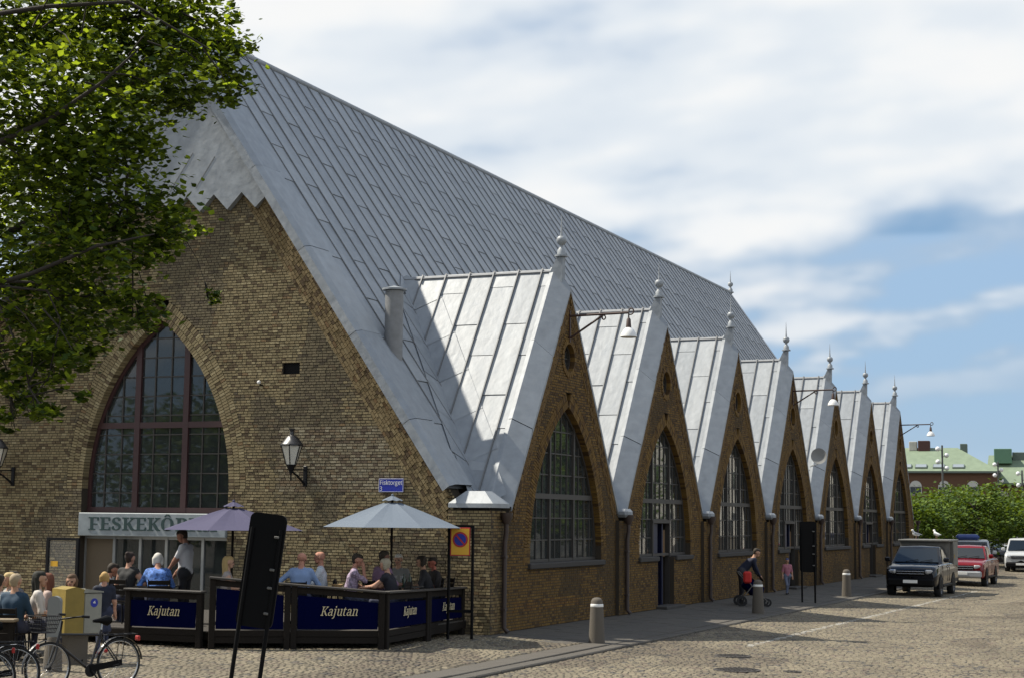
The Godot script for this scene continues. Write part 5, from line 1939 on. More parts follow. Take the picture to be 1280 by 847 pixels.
func terrace():
	mat("dark_wood2", lin(0.06, 0.052, 0.044), 0.7, 0, M.fine, 1.3)
	mat("bottle", lin(0.01, 0.03, 0.015), 0.15)
	mat("bread", lin(0.4, 0.26, 0.12), 0.8)
	var c1 := mat("cloth_lilac", lin(0.075, 0.07, 0.14), 0.9, 0, M.fine, 3.0)
	c1.backlight_enabled = true; c1.backlight = lin(0.03, 0.028, 0.045); c1.cull_mode = BaseMaterial3D.CULL_DISABLED
	var c2 := mat("cloth_pale", lin(0.17, 0.21, 0.265), 0.9, 0, M.fine, 3.0)
	c2.backlight_enabled = true; c2.backlight = lin(0.06, 0.065, 0.07); c2.cull_mode = BaseMaterial3D.CULL_DISABLED
	var D := 0.3
	# raised deck of boards
	var dk := thing("terrace_deck", "raised dark timber terrace deck in front of the hall", "deck")
	var fr := Shape.new()
	fr.prism(P2([[-0.45, 0.1], [-0.2, 4.15], [-1.6, 5.05], [-2.9, 5.8], [-7.0, 5.85], [-7.0, 0.2], [-0.6, 0.15]]), Transform3D(Basis(Vector3(1, 0, 0), Vector3(0, 0, 1), Vector3(0, -1, 0)), Vector3(0, D, 0)), 0.03, 0.16)
	part("frame", fr, M.dark_wood, dk)
	var outline := P2([[-0.45, 0.1], [-0.2, 4.15], [-1.6, 5.05], [-2.9, 5.8], [-7.0, 5.85], [-7.0, 0.2]])
	for k in 42:
		var z := 0.12 + k * 0.14
		for pl in Geometry2D.intersect_polygons(P2([[-8, z], [1, z], [1, z + 0.132], [-8, z + 0.132]]), outline):
			var s := Shape.new()
			s.prism(pl, Transform3D(Basis(Vector3(1, 0, 0), Vector3(0, 0, 1), Vector3(0, -1, 0)), Vector3(0, D, 0)), 0.0, 0.028)
			part("deck_board", s, M.dark_wood2, dk)
	var f0 := W(-6.03, 4.65, 0); var f1 := W(-5.93, 3.02, 0); var f2 := W(-5.98, 2.86, 0); var f3 := W(-5.24, 1.59, 0); var f4 := W(-4.4, 0.1, 0); var f5 := W(-2.2, 0.33, 0); var f6 := W(-0.2, 0.5, 0)
	fence_section("low timber fence section with navy banner near the entrance", f0, f1, 1.02, 1.0, true)
	fence_section("tallest timber fence section with navy banner behind the leaning panel sign", f2, f3, 1.27, 1.15, false)
	fence_section("timber fence section with navy lettered banner beside the fence corner", f3, f4, 1.15, 1.02, true)
	fence_section("timber fence section with lettered banner turning the corner towards the hall", f4, f5, 1.02, 0.98, true)
	fence_section("last timber fence section with lettered banner behind the no-parking sign", f5, f6, 0.98, 0.95, true)
	parasol("lilac grey parasol over the terrace near the entrance", W(-4.0, 3.7, D), 2.12 - D, 2.58 - D, 1.42, c1, 0.25)
	parasol("pale blue-white parasol over the terrace corner", W(-2.0, 1.25, D), 2.2 - D, 2.74 - D, 1.47, c2, 0.1)
	# tables, chairs, glasses
	cafe_table("cafe table between the bald men and the man in the patterned shirt", W(-3.5, 1.9, D), 0.3)
	cafe_table("cafe table under the pale parasol", W(-2.2, 0.95, D), 0.2)
	cafe_table("cafe table in front of the blonde guest", W(-4.4, 2.75, D), 0.5)
	cafe_table("cafe table beside the guest in the blue patterned shirt", W(-4.75, 5.0, D), 0.1)
	for q in [[-4.3, 2.55, "in front of the blonde guest"], [-3.4, 2.05, "between the bald men"], [-2.1, 1.1, "beside the parasol pole"], [-2.3, 0.85, "before the woman in black"]]: tableware("wine_glass", "small clear wine glass on the terrace table " + q[2], W(q[0], q[1], D + 0.745))
	for q in [[-2.05, 0.8, "nearer the hall wall"], [-2.4, 0.75, "beside the woman in black"]]: tableware("bottle", "dark bottle on the table under the pale parasol, " + q[2], W(q[0], q[1], D + 0.745))
	tableware("bread_basket", "small bread basket on the table beside the man in purple", W(-3.45, 1.65, D + 0.745))
	# glass screen beside the entrance
	var gs := thing("glass_screen", "dark framed glass screen standing left of the entrance", "screen", W(-1.2, 10.08, 0), 0.0)
	var gf := Shape.new()
	for x in [-0.42, 0.42]: gf.box(Transform3D(Basis(), Vector3(x, 0.93, 0)), Vector3(0.07, 1.86, 0.06))
	gf.box(Transform3D(Basis(), Vector3(0, 1.83, 0)), Vector3(0.77, 0.06, 0.055)); gf.box(Transform3D(Basis(), Vector3(0, 0.12, 0)), Vector3(0.77, 0.2, 0.055))
	part("frame", gf, M.iron, gs)
	var gp := Shape.new(); gp.box(Transform3D(Basis(), Vector3(0, 1.0, 0)), Vector3(0.77, 1.58, 0.01))
	part("pane", gp, M.clear, gs)
	var gn := Shape.new(); gn.box(Transform3D(Basis(), Vector3(-0.22, 1.27, 0.012)), Vector3(0.2, 0.12, 0.004))
	part("yellow_sticker", gn, M.sign_yellow, gs)
	# low timber rail in front of the guests by the cabinet
	var lb := thing("timber_bench_rail", "low dark timber barrier with pale top in front of the seated group", "barrier", W(-10.2, 4.0, 0), 0.42)
	var l1 := Shape.new(); l1.rbox(Transform3D(Basis(), Vector3(-0.7, 0.7, 0)), Vector3(2.0, 0.05, 0.25), 0.01)
	part("top_board", l1, mat("pale_wood", lin(0.3, 0.23, 0.15), 0.7, 0, M.fine, 1.3), lb)
	for k in 4:
		var l2 := Shape.new(); l2.box(Transform3D(Basis(), Vector3(-0.7, 0.12 + 0.15 * k, 0)), Vector3(1.95, 0.14, 0.04))
		part("board", l2, M.dark_wood, lb)
	for x in [-1.62, 0.22]:
		var l3 := Shape.new(); l3.box(Transform3D(Basis(), Vector3(x, 0.335, 0)), Vector3(0.09, 0.67, 0.09))
		part("post", l3, M.dark_wood, lb)

func people():
	var D := 0.3
	var deg := PI / 180.0
	var chair := cafe_chair()
	var first := true
	var G := "guests on the terrace"
	var list := [
		["bald man in light blue shirt seen from behind, arm stretched out on the terrace", -4.05, 2.12, D, 15, {"pose": "sit", "top": Color(0.2, 0.29, 0.47), "skin": Color(0.46, 0.22, 0.15), "hair": "bald", "hands": [Vector3(-0.55, -0.12, 0.1), Vector3(0.3, -0.2, 0.35)], "fat": 1.12, "lean": 0.1, "tall": 1.76}, "bald man in light blue"],
		["bald man in white shirt turned to his neighbour in light blue", -3.05, 2.26, D, 118, {"pose": "sit", "top": Color(0.55, 0.6, 0.66), "skin": Color(0.47, 0.23, 0.16), "hair": "bald", "hands": [Vector3(-0.15, -0.1, 0.4), Vector3(0.15, 0.0, 0.38)], "fat": 1.05, "tall": 1.76}, "bald man in white"],
		["man in dark patterned shirt resting his cheek on his hand", -3.05, 1.6, D, -62, {"pose": "sit", "top": Color(0.24, 0.19, 0.26), "speck": 0.5, "skin": Color(0.4, 0.2, 0.14), "hands": [Vector3(-0.25, -0.2, 0.3), Vector3(0.05, 0.2, 0.2)], "lean": 0.15, "nod": 0.15, "tall": 1.72}, "man resting his cheek"],
		["broad man in purple shirt at the table under the pale parasol", -2.6, 1.18, D, -25, {"pose": "sit", "top": Color(0.19, 0.11, 0.18), "skin": Color(0.16, 0.08, 0.055), "hands": [Vector3(-0.2, -0.15, 0.35), Vector3(0.25, -0.15, 0.35)], "fat": 1.2, "lean": 0.12, "tall": 1.78}, "man in purple"],
		["grey blonde woman in black top reaching over the table beside the man in purple", -2.95, 0.66, D, 100, {"pose": "sit", "top": Color(0.015, 0.015, 0.02), "skin": Color(0.47, 0.26, 0.18), "hair": "bob", "hair_color": Color(0.32, 0.28, 0.2), "hands": [Vector3(-0.1, -0.12, 0.5), Vector3(0.15, -0.12, 0.48)], "sleeve": 0.2, "lean": 0.3, "tall": 1.64}, "woman in black reaching out"],
		["guest with white cap behind the table under the pale parasol", -1.1, 1.55, D, 190, {"pose": "sit", "top": Color(0.2, 0.2, 0.19), "hair": "cap", "hair_color": Color(0.6, 0.57, 0.5), "hands": [Vector3(-0.2, -0.15, 0.3), Vector3(0.2, -0.15, 0.3)], "tall": 1.66}, "guest with white cap"],
		["dark haired guest in black leaning forward near the fence end", -1.2, 0.78, D, 120, {"pose": "sit", "top": Color(0.02, 0.02, 0.025), "hair": "bob", "lean": 0.25, "hands": [Vector3(-0.15, -0.2, 0.35), Vector3(0.15, -0.2, 0.35)], "tall": 1.66}, "dark haired guest near the fence end"],
		["red-faced guest in dark clothes behind the no-parking sign", -0.65, 0.85, D, 140, {"pose": "sit", "top": Color(0.025, 0.02, 0.02), "skin": Color(0.4, 0.13, 0.09), "lean": 0.2, "hands": [Vector3(-0.15, -0.2, 0.35), Vector3(0.15, -0.2, 0.35)], "tall": 1.6}, "red-faced guest"],
		["blonde woman with bare arms seated in profile at the tall fence section", -4.7, 3.34, D, -60, {"pose": "sit", "top": Color(0.34, 0.3, 0.28), "skin": Color(0.52, 0.3, 0.2), "hair": "long", "hair_color": Color(0.42, 0.3, 0.13), "sleeve": 0.05, "hands": [Vector3(-0.15, -0.18, 0.42), Vector3(0.2, -0.2, 0.4)], "tall": 1.64}, "blonde woman"],
		["waiter in white shirt and black trousers standing by the table", -4.2, 4.64, D, 100, {"pose": "stand", "top": Color(0.55, 0.55, 0.57), "legs": Color(0.015, 0.015, 0.018), "skin": Color(0.3, 0.15, 0.1), "hands": [Vector3(-0.2, -0.38, 0.3), Vector3(0.18, -0.4, 0.28)], "nod": 0.45, "sleeve": 0.35, "tall": 1.75}, "-"],
		["white haired guest in blue patterned shirt leaning over the table", -5.05, 4.66, D, 40, {"pose": "sit", "top": Color(0.06, 0.13, 0.34), "speck": 0.55, "hair": "bob", "hair_color": Color(0.55, 0.53, 0.48), "skin": Color(0.46, 0.25, 0.17), "lean": 0.35, "nod": 0.2, "hands": [Vector3(-0.3, -0.2, 0.35), Vector3(0.25, -0.25, 0.35)], "fat": 1.25, "tall": 1.74}, "white haired guest in blue"],
		["dark haired woman in black top with bare shoulders seen from behind", -5.15, 5.32, D, 0, {"pose": "sit", "top": Color(0.012, 0.012, 0.014), "hair": "bun", "hair_color": Color(0.03, 0.018, 0.012), "skin": Color(0.45, 0.25, 0.17), "sleeve": 0.1, "hands": [Vector3(-0.25, -0.25, 0.3), Vector3(0.3, -0.15, 0.35)], "lean": 0.1, "tall": 1.7}, "dark haired woman in black"],
		["man in slate grey shirt with short dark hair bent towards the table", -4.7, 6.3, 0.0, -40, {"pose": "sit", "seat": 0.5, "top": Color(0.06, 0.065, 0.085), "skin": Color(0.35, 0.17, 0.11), "lean": 0.3, "nod": 0.2, "hands": [Vector3(-0.2, -0.2, 0.35), Vector3(0.2, -0.2, 0.35)], "tall": 1.78}, "man in slate grey"],
	]
	for q in list:
		var h: Dictionary = q[5]
		h["group"] = G
		var p := person(q[0], W(q[1], q[2], q[3]), q[4] * deg, h)
		if h.pose == "sit":
			var c := chair if first else copy(chair)
			first = false
			c.set_meta("label", "dark slatted cafe chair under the " + q[6])
			c.position = p.position + Basis(Vector3.UP, p.rotation.y) * Vector3(0, 0, 0.03); c.rotation.y = p.rotation.y
	person("fair haired child in navy top and red shoes standing beside the cabinet", W(-7.9, 3.72, 0), 40 * deg, {"pose": "walk", "top": Color(0.01, 0.013, 0.03), "legs": Color(0.025, 0.035, 0.07), "shoes": Color(0.45, 0.03, 0.03), "hair": "bob", "hair_color": Color(0.42, 0.27, 0.1), "skin": Color(0.46, 0.25, 0.17), "sleeve": 0.4, "tall": 1.34, "skirt": true})
	var left := [
		["woman in white top with dark hair in a bun seated behind the timber barrier", -9.35, 4.75, 20, {"top": Color(0.55, 0.54, 0.52), "hair": "bun", "sleeve": 0.3}, "woman in white"],
		["blond guest seated behind the woman in white", -8.5, 5.25, 150, {"top": Color(0.3, 0.28, 0.25), "hair": "bob", "hair_color": Color(0.5, 0.37, 0.18)}, "blond guest"],
		["grey haired man in dark teal shirt seated with his back turned", -9.6, 4.2, 10, {"top": Color(0.012, 0.04, 0.075), "hair_color": Color(0.33, 0.26, 0.17), "fat": 1.1, "tall": 1.74}, "man in teal"],
		["woman with long dark hair and white top seated beside the man in teal", -9.15, 4.1, -50, {"top": Color(0.5, 0.46, 0.42), "hair": "long", "hair_color": Color(0.015, 0.012, 0.01), "tall": 1.78}, "woman with long dark hair"],
		["red haired guest seated at the back of the group by the cabinet", -8.3, 4.6, 130, {"top": Color(0.4, 0.3, 0.26), "hair": "long", "hair_color": Color(0.14, 0.05, 0.025)}, "red haired guest"],
		["dark haired guest in grey seated at the far side of the group by the barrier", -8.0, 5.6, 170, {"top": Color(0.12, 0.12, 0.13), "hair_color": Color(0.03, 0.02, 0.015)}, "guest in grey"],
		["guest in black with brown hair seated behind the woman with long dark hair", -8.35, 4.05, 200, {"top": Color(0.02, 0.02, 0.022), "hair": "bob", "hair_color": Color(0.1, 0.055, 0.03)}, "guest in black"],
	]
	for q in left:
		var h: Dictionary = q[4]
		h["pose"] = "sit"; h["group"] = "guests seated by the cabinet"; h["hands"] = [Vector3(-0.2, -0.25, 0.3), Vector3(0.2, -0.25, 0.3)]
		var p := person(q[0], W(q[1], q[2], 0), q[3] * deg, h)
		var c := copy(chair, "dark slatted cafe chair on the setts under the " + q[5])
		c.set_meta("group", "cafe chairs on the forecourt")
		c.position = p.position + Basis(Vector3.UP, p.rotation.y) * Vector3(0, 0, 0.03); c.rotation.y = p.rotation.y
	# on the pavement
	person("person in navy bending over a stroller on the shaded pavement", W(15.9, -1.05, -0.045), -65 * deg, {"pose": "stand", "top": Color(0.01, 0.012, 0.035), "legs": Color(0.02, 0.02, 0.03), "lean": 0.75, "hands": [Vector3(-0.15, -0.45, 0.3), Vector3(0.15, -0.45, 0.3)], "tall": 1.72, "sleeve": 0.95})
	person("small child in pink top and blue hat walking on the pavement", W(22.4, -0.85, -0.035), -150 * deg, {"pose": "walk", "top": Color(0.35, 0.13, 0.17), "legs": Color(0.12, 0.14, 0.2), "hair": "cap", "hair_color": Color(0.03, 0.06, 0.2), "tall": 1.15})
	var st := thing("baby_stroller", "dark baby stroller with red bag in front of the bending person", "stroller", W(15.3, -1.55, -0.07), -65 * deg)
	var s := Shape.new()
	for x in [-0.24, 0.24]:
		s.tube([Vector3(x, 0.15, -0.4), Vector3(x, 0.6, 0.05), Vector3(x, 1.0, 0.42)], 0.016, 6)
		s.tube([Vector3(x, 0.2, 0.35), Vector3(x, 0.6, 0.05)], 0.015, 6)
	s.tube([Vector3(-0.24, 1.0, 0.42), Vector3(0.24, 1.0, 0.42)], 0.018, 6)
	part("frame", s, M.clamp, st)
	for q in [[-0.27, 0.16, 0.36], [0.27, 0.16, 0.36], [-0.22, 0.12, -0.4], [0.22, 0.12, -0.4]]:
		var w := Shape.new()
		w.lathe(Transform3D(Basis(Vector3(0, 0, 1), PI / 2), Vector3(q[0], q[1], q[2])), [[q[1] * 0.55, -0.02], [q[1] * 0.95, -0.022], [q[1], 0.0], [q[1] * 0.95, 0.022], [q[1] * 0.55, 0.02]], 16)
		part("wheel", w, M.rubber, st)
	var b := Shape.new()
	b.tube([Vector3(0, 0.42, -0.3), Vector3(0, 0.5, -0.05), Vector3(0, 0.72, 0.2)], [0.14, 0.22, 0.2], 10)
	part("seat", b, M.navy, st)
	var h := Shape.new()
	for k in 5:
		var a := 0.3 + 0.35 * k; var a2 := a + 0.35
		for x in 1: h.quad(Vector3(-0.25, 0.62 + sin(a) * 0.36, 0.05 - cos(a) * 0.36), Vector3(-0.25, 0.62 + sin(a2) * 0.36, 0.05 - cos(a2) * 0.36), Vector3(0.25, 0.62 + sin(a2) * 0.36, 0.05 - cos(a2) * 0.36), Vector3(0.25, 0.62 + sin(a) * 0.36, 0.05 - cos(a) * 0.36))
	part("hood", h, M.black, st)
	var r := Shape.new(); r.rbox(Transform3D(Basis(), Vector3(0.3, 0.85, 0.2)), Vector3(0.14, 0.34, 0.24), 0.05)
	part("red_bag", r, mat("red_cloth", lin(0.45, 0.02, 0.015), 0.8), st)

# ---------------------------------------------------------------- vehicles: front towards +z, x to the right of the picture, ground at y = 0
func loft(sec: Array, s: Shape):      # sections of equal point counts, smooth
	var n: int = sec[0].size()
	var m := sec.size()
	var base := s.v.size()
	var nn := []
	for i in m:
		for j in n:
			var du: Vector3 = sec[min(i + 1, m - 1)][j] - sec[max(i - 1, 0)][j]
			var dv: Vector3 = sec[i][min(j + 1, n - 1)] - sec[i][max(j - 1, 0)]
			s.vert(sec[i][j], dv.cross(du).normalized())
	for i in m - 1:
		for j in n - 1:
			var a := base + i * n + j
			var b := a + 1; var c := a + n + 1; var d := a + n
			for k in [a, c, b, a, d, c]: s.idx.append(k)
	for e in [0, m - 1]:
		var c := Vector3()
		for p in sec[e]: c += p / n
		for j in n - 1:
			if e == 0: s.tri(c, sec[e][j], sec[e][j + 1])
			else: s.tri(c, sec[e][j + 1], sec[e][j])

func body_section(z: float, yb: float, yt: float, hw: float, crown := 0.03, tuck := 0.93) -> Array:
	var r := []
	var ym := yb + (yt - yb) * 0.55
	for q in [[-hw * tuck, yb], [-hw * 0.985, yb + 0.1], [-hw, ym], [-hw * 0.985, yt - 0.1], [-hw * 0.94, yt - 0.025], [-hw * 0.8, yt + crown * 0.4], [0.0, yt + crown]]: r.append(Vector3(q[0], q[1], z))
	for k in range(5, -1, -1): r.append(Vector3(-r[k].x, r[k].y, z))
	return r

func wheel(t: Node3D, p: Vector3, r: float, out: float):
	var w := Node3D.new(); w.name = "wheel"; t.add_child(w, true)
	w.position = p
	var B := Basis(Vector3(0, 0, 1), -PI / 2 * out)
	var s := Shape.new()
	s.lathe(Transform3D(B, Vector3.ZERO), [[r * 0.6, -0.11], [r * 0.93, -0.115], [r, -0.08], [r, 0.08], [r * 0.93, 0.115], [r * 0.66, 0.11], [r * 0.62, 0.08]], 28)
	part("tyre", s, M.rubber, w)
	var q := Shape.new()
	q.lathe(Transform3D(B, Vector3.ZERO), [[r * 0.66, 0.1], [r * 0.62, 0.1], [r * 0.58, 0.06], [r * 0.2, 0.06], [r * 0.16, 0.09], [0.0, 0.095]], 24)
	for k in 6: q.box(Transform3D(Basis(Vector3.RIGHT, TAU * k / 6), Vector3.ZERO) * Transform3D(Basis(), Vector3(0.075 * out, r * 0.38, 0)), Vector3(0.04, r * 0.5, r * 0.13))
	part("rim", q, M.car_alloy, w)

func pane(t: Node3D, q: Array, called: String):
	var s := Shape.new()
	s.quad(q[0], q[1], q[2], q[3])
	part(called, s, M.car_glass, t)

func car(called: String, label: String, category: String, at: Vector3, turn: float, paint: Material, o: Dictionary) -> Node3D:
	var t := thing(called, label, category, at, turn)
	var hw: float = o.hw; var L: float = o.long; var yh: float = o.hood; var belt: float = o.belt; var roof: float = o.roof
	var zs: float = o.screen; var zr: float = o.roof_z; var zc: float = o.cab_end; var r: float = o.wheel
	var yb: float = o.get("sill", 0.34)
	var sec := []
	for q in [[0.0, yb + 0.12, yh - 0.22, 0.86], [-0.06, yb + 0.02, yh - 0.1, 0.93], [-0.22, yb, yh - 0.03, 0.98], [zs * 0.55, yb, lerp(yh, belt, 0.5), 1.0], [zs, yb, belt, 1.0], [zc, yb, belt + 0.02, 1.0], [-L + 0.12, yb, belt + o.get("tail", 0.0), 0.99], [-L, yb + 0.08, belt - 0.05 + o.get("tail", 0.0), 0.94]]:
		sec.append(body_section(q[0], q[1], q[2], hw * q[3]))
	var b := Shape.new()
	loft(sec, b)
	part("body", b, paint, t)
	# cab
	var cs := []
	var rw: float = hw * o.get("tumble", 0.8)
	var cab := Shape.new()
	for q in [[zs + 0.02, belt - 0.02, hw * 0.94], [zr, roof - 0.04, rw], [zr - 0.15, roof, rw], [(zr + zc) * 0.5, roof + 0.02, rw], [zc + 0.2, roof - 0.01, rw], [zc, roof - 0.06, rw]]:
		var row := []
		for p in [[-hw * 0.95, belt - 0.03], [-lerp(hw * 0.94, q[2], 0.98), q[1] - 0.04], [-q[2] * 0.94, q[1]], [0.0, q[1] + (0.025 if cs.size() > 1 else 0.0)], [q[2] * 0.94, q[1]], [lerp(hw * 0.94, q[2], 0.98), q[1] - 0.04], [hw * 0.95, belt - 0.03]]: row.append(Vector3(p[0], max(p[1], belt - 0.03), q[0]))
		cs.append(row)
	loft(cs, cab)
	part("cab", cab, paint, t)
	var e := 0.012
	var wz := Vector3(0, 0, 0)
	pane(t, [Vector3(-hw * 0.86, belt + 0.04, zs - 0.02 + e * 2), Vector3(-rw * 0.88, roof - 0.075, zr + 0.035 + e * 2), Vector3(rw * 0.88, roof - 0.075, zr + 0.035 + e * 2), Vector3(hw * 0.86, belt + 0.04, zs - 0.02 + e * 2)], "windscreen")
	var n: int = o.get("side_panes", 2)
	for sd in [-1, 1]:
		for k in n:
			var z0: float = lerp(zr + 0.02, zc + 0.12, float(k) / n) - 0.05; var z1: float = lerp(zr + 0.02, zc + 0.12, float(k + 1) / n) + 0.03
			var zf: float = z0 + (0.5 * (zs - zr) if k == 0 else 0.0)
			var x0: float = (hw * 0.95 + e); var x1: float = (rw + e * 1.5)
			var q := [Vector3(sd * lerp(x0, x1, 0.12), belt + 0.05, zf), Vector3(sd * lerp(x0, x1, 0.85), roof - 0.1, z0), Vector3(sd * lerp(x0, x1, 0.85), roof - 0.1, z1), Vector3(sd * lerp(x0, x1, 0.12), belt + 0.05, z1)]
			if sd < 0: q.reverse()
			pane(t, q, "side_window")
		var m := Shape.new()
		m.rbox(Transform3D(Basis(), Vector3(sd * (hw + 0.12), belt + 0.12, zs - 0.12)), Vector3(0.2, 0.17, 0.1), 0.04)
		part("mirror", m, o.get("mirror", paint), t)
		# wheels and arches
		for z in [o.axle, o.axle - o.base]:
			wheel(t, Vector3(sd * (hw - 0.1), r, z), r, sd)
			var a := Shape.new()
			var last := Vector3()
			for k in 13:
				var w := PI * k / 12.0
				var p := Vector3(sd * (hw + 0.006), r + sin(w) * (r + 0.07), z + cos(w) * (r + 0.07))
				if k: a.box(Transform3D(Basis(Vector3.RIGHT, 0), Vector3.ZERO), Vector3.ZERO)
				last = p
			a = Shape.new()
			var pts := PackedVector2Array()
			for k in 13: pts.append(Vector2(cos(PI * k / 12.0) * (r + 0.075), sin(PI * k / 12.0) * (r + 0.075)))
			pts.append(Vector2(-(r + 0.075), -0.06)); pts.append(Vector2(r + 0.075, -0.06))
			a.prism(pts, Transform3D(Basis(Vector3(0, 0, -1), Vector3(0, 1, 0), Vector3(1, 0, 0)), Vector3(sd * (hw - 0.028), r, z)), -0.035, 0.035)
			part("wheel_arch", a, M.black, t)
		# door seams, handles and a sill strip
		var ds := Shape.new()
		for z in [zs - 0.15, (zr + zc) * 0.5 - 0.05, zc + 0.1]: ds.box(Transform3D(Basis(), Vector3(sd * (hw - 0.004), (yb + belt) * 0.5 + 0.06, z)), Vector3(0.012, belt - yb - 0.2, 0.014))
		part("door_seams", ds, M.black, t)
		for z in [(zr + zc) * 0.5 + 0.12, zc + 0.28]:
			var dh := Shape.new()
			dh.rbox(Transform3D(Basis(), Vector3(sd * (hw + 0.012), belt - 0.14, z)), Vector3(0.03, 0.035, 0.17), 0.01)
			part("door_handle", dh, M.chrome, t)
		var ss := Shape.new()
		ss.rbox(Transform3D(Basis(), Vector3(sd * (hw - 0.03), yb + 0.02, (o.axle + o.axle - o.base) * 0.5)), Vector3(0.12, 0.09, o.base - r * 2.4), 0.02)
		part("sill_step", ss, M.black, t)
		var hl := Shape.new()
		hl.rbox(Transform3D(Basis(Vector3.UP, sd * 0.45), Vector3(sd * hw * 0.72, yh - 0.2, -0.06)), Vector3(hw * 0.38, 0.15, 0.14), 0.04)
		part("headlight", hl, M.lamp_glass, t)
		var fg := Shape.new()
		fg.ball(Vector3(sd * hw * 0.7, yb + 0.2, -0.02), Vector3(0.06, 0.05, 0.04), 10, 6)
		part("fog_light", fg, M.lamp_glass, t)
	var g := Shape.new()
	g.rbox(Transform3D(Basis(), Vector3(0, yh - 0.24, -0.01)), Vector3(hw * 1.1, 0.2, 0.08), 0.03)
	var gr := part("grille", g, M.black, t)
	for k in 2:
		var bar := Shape.new()
		bar.rbox(Transform3D(Basis(), Vector3(0, yh - 0.19 - 0.08 * k, 0.035)), Vector3(hw * 1.04, 0.022, 0.02), 0.005)
		part("grille_bar", bar, M.chrome, gr)
	var bp := Shape.new()
	bp.rbox(Transform3D(Basis(), Vector3(0, yb + 0.16, -0.03)), Vector3(hw * 1.78, 0.3, 0.22), 0.07)
	part("bumper", bp, o.get("bumper", M.black), t)
	var pt := Shape.new()
	pt.rbox(Transform3D(Basis(), Vector3(0, yb + 0.2, 0.085)), Vector3(0.5, 0.11, 0.012), 0.004)
	part("number_plate", pt, M.white_paint, t)
	var wp := Shape.new()
	for x in [-0.35, 0.15]: wp.tube([Vector3(x, belt + 0.05, zs + 0.05), Vector3(x + 0.42, belt + 0.13, lerp(zs, zr, 0.16) + 0.05)], 0.011, 5)
	part("wipers", wp, M.black, t)
	if o.has("rails"):
		for sd in [-1, 1]:
			var rr := Shape.new()
			rr.tube([Vector3(sd * rw * 0.8, roof + 0.0, zr - 0.2), Vector3(sd * rw * 0.8, roof + 0.09, zr - 0.3), Vector3(sd * rw * 0.8, roof + 0.09, zc + 0.3), Vector3(sd * rw * 0.8, roof + 0.0, zc + 0.2)], 0.018, 6)
			part("roof_rail", rr, M.black, t)
	return t

func gull(label: String, at: Vector3, turn: float):
	var t := thing("gull", label, "bird", at, turn, "gulls on the canopy roof")
	var f := Flesh.new()
	var wh := Color(0.7, 0.7, 0.68); var gy := Color(0.3, 0.31, 0.33)
	f.bone(Vector3(0, 0.17, 0.1), Vector3(0, 0.21, -0.07), 0.05, 0.065, wh)
	f.bone(Vector3(0, 0.21, -0.07), Vector3(0, 0.32, -0.13), 0.045, 0.035, wh)
	f.bone(Vector3(0, 0.33, -0.14), Vector3(0, 0.335, -0.16), 0.042, 0.035, wh)
	f.bone(Vector3(0, 0.325, -0.19), Vector3(0, 0.315, -0.24), 0.014, 0.008, Color(0.5, 0.3, 0.03))
	for sd in [-1, 1]: f.bone(Vector3(sd * 0.05, 0.22, -0.05), Vector3(sd * 0.03, 0.17, 0.24), 0.035, 0.012, gy)
	for sd in [-1, 1]: f.bone(Vector3(sd * 0.025, 0.14, 0.0), Vector3(sd * 0.025, 0.005, 0.0), 0.01, 0.008, Color(0.5, 0.3, 0.2))
	var s := Shape.new()
	f.net(0.014, 0.009, s)
	part("body", s, M.body, t)

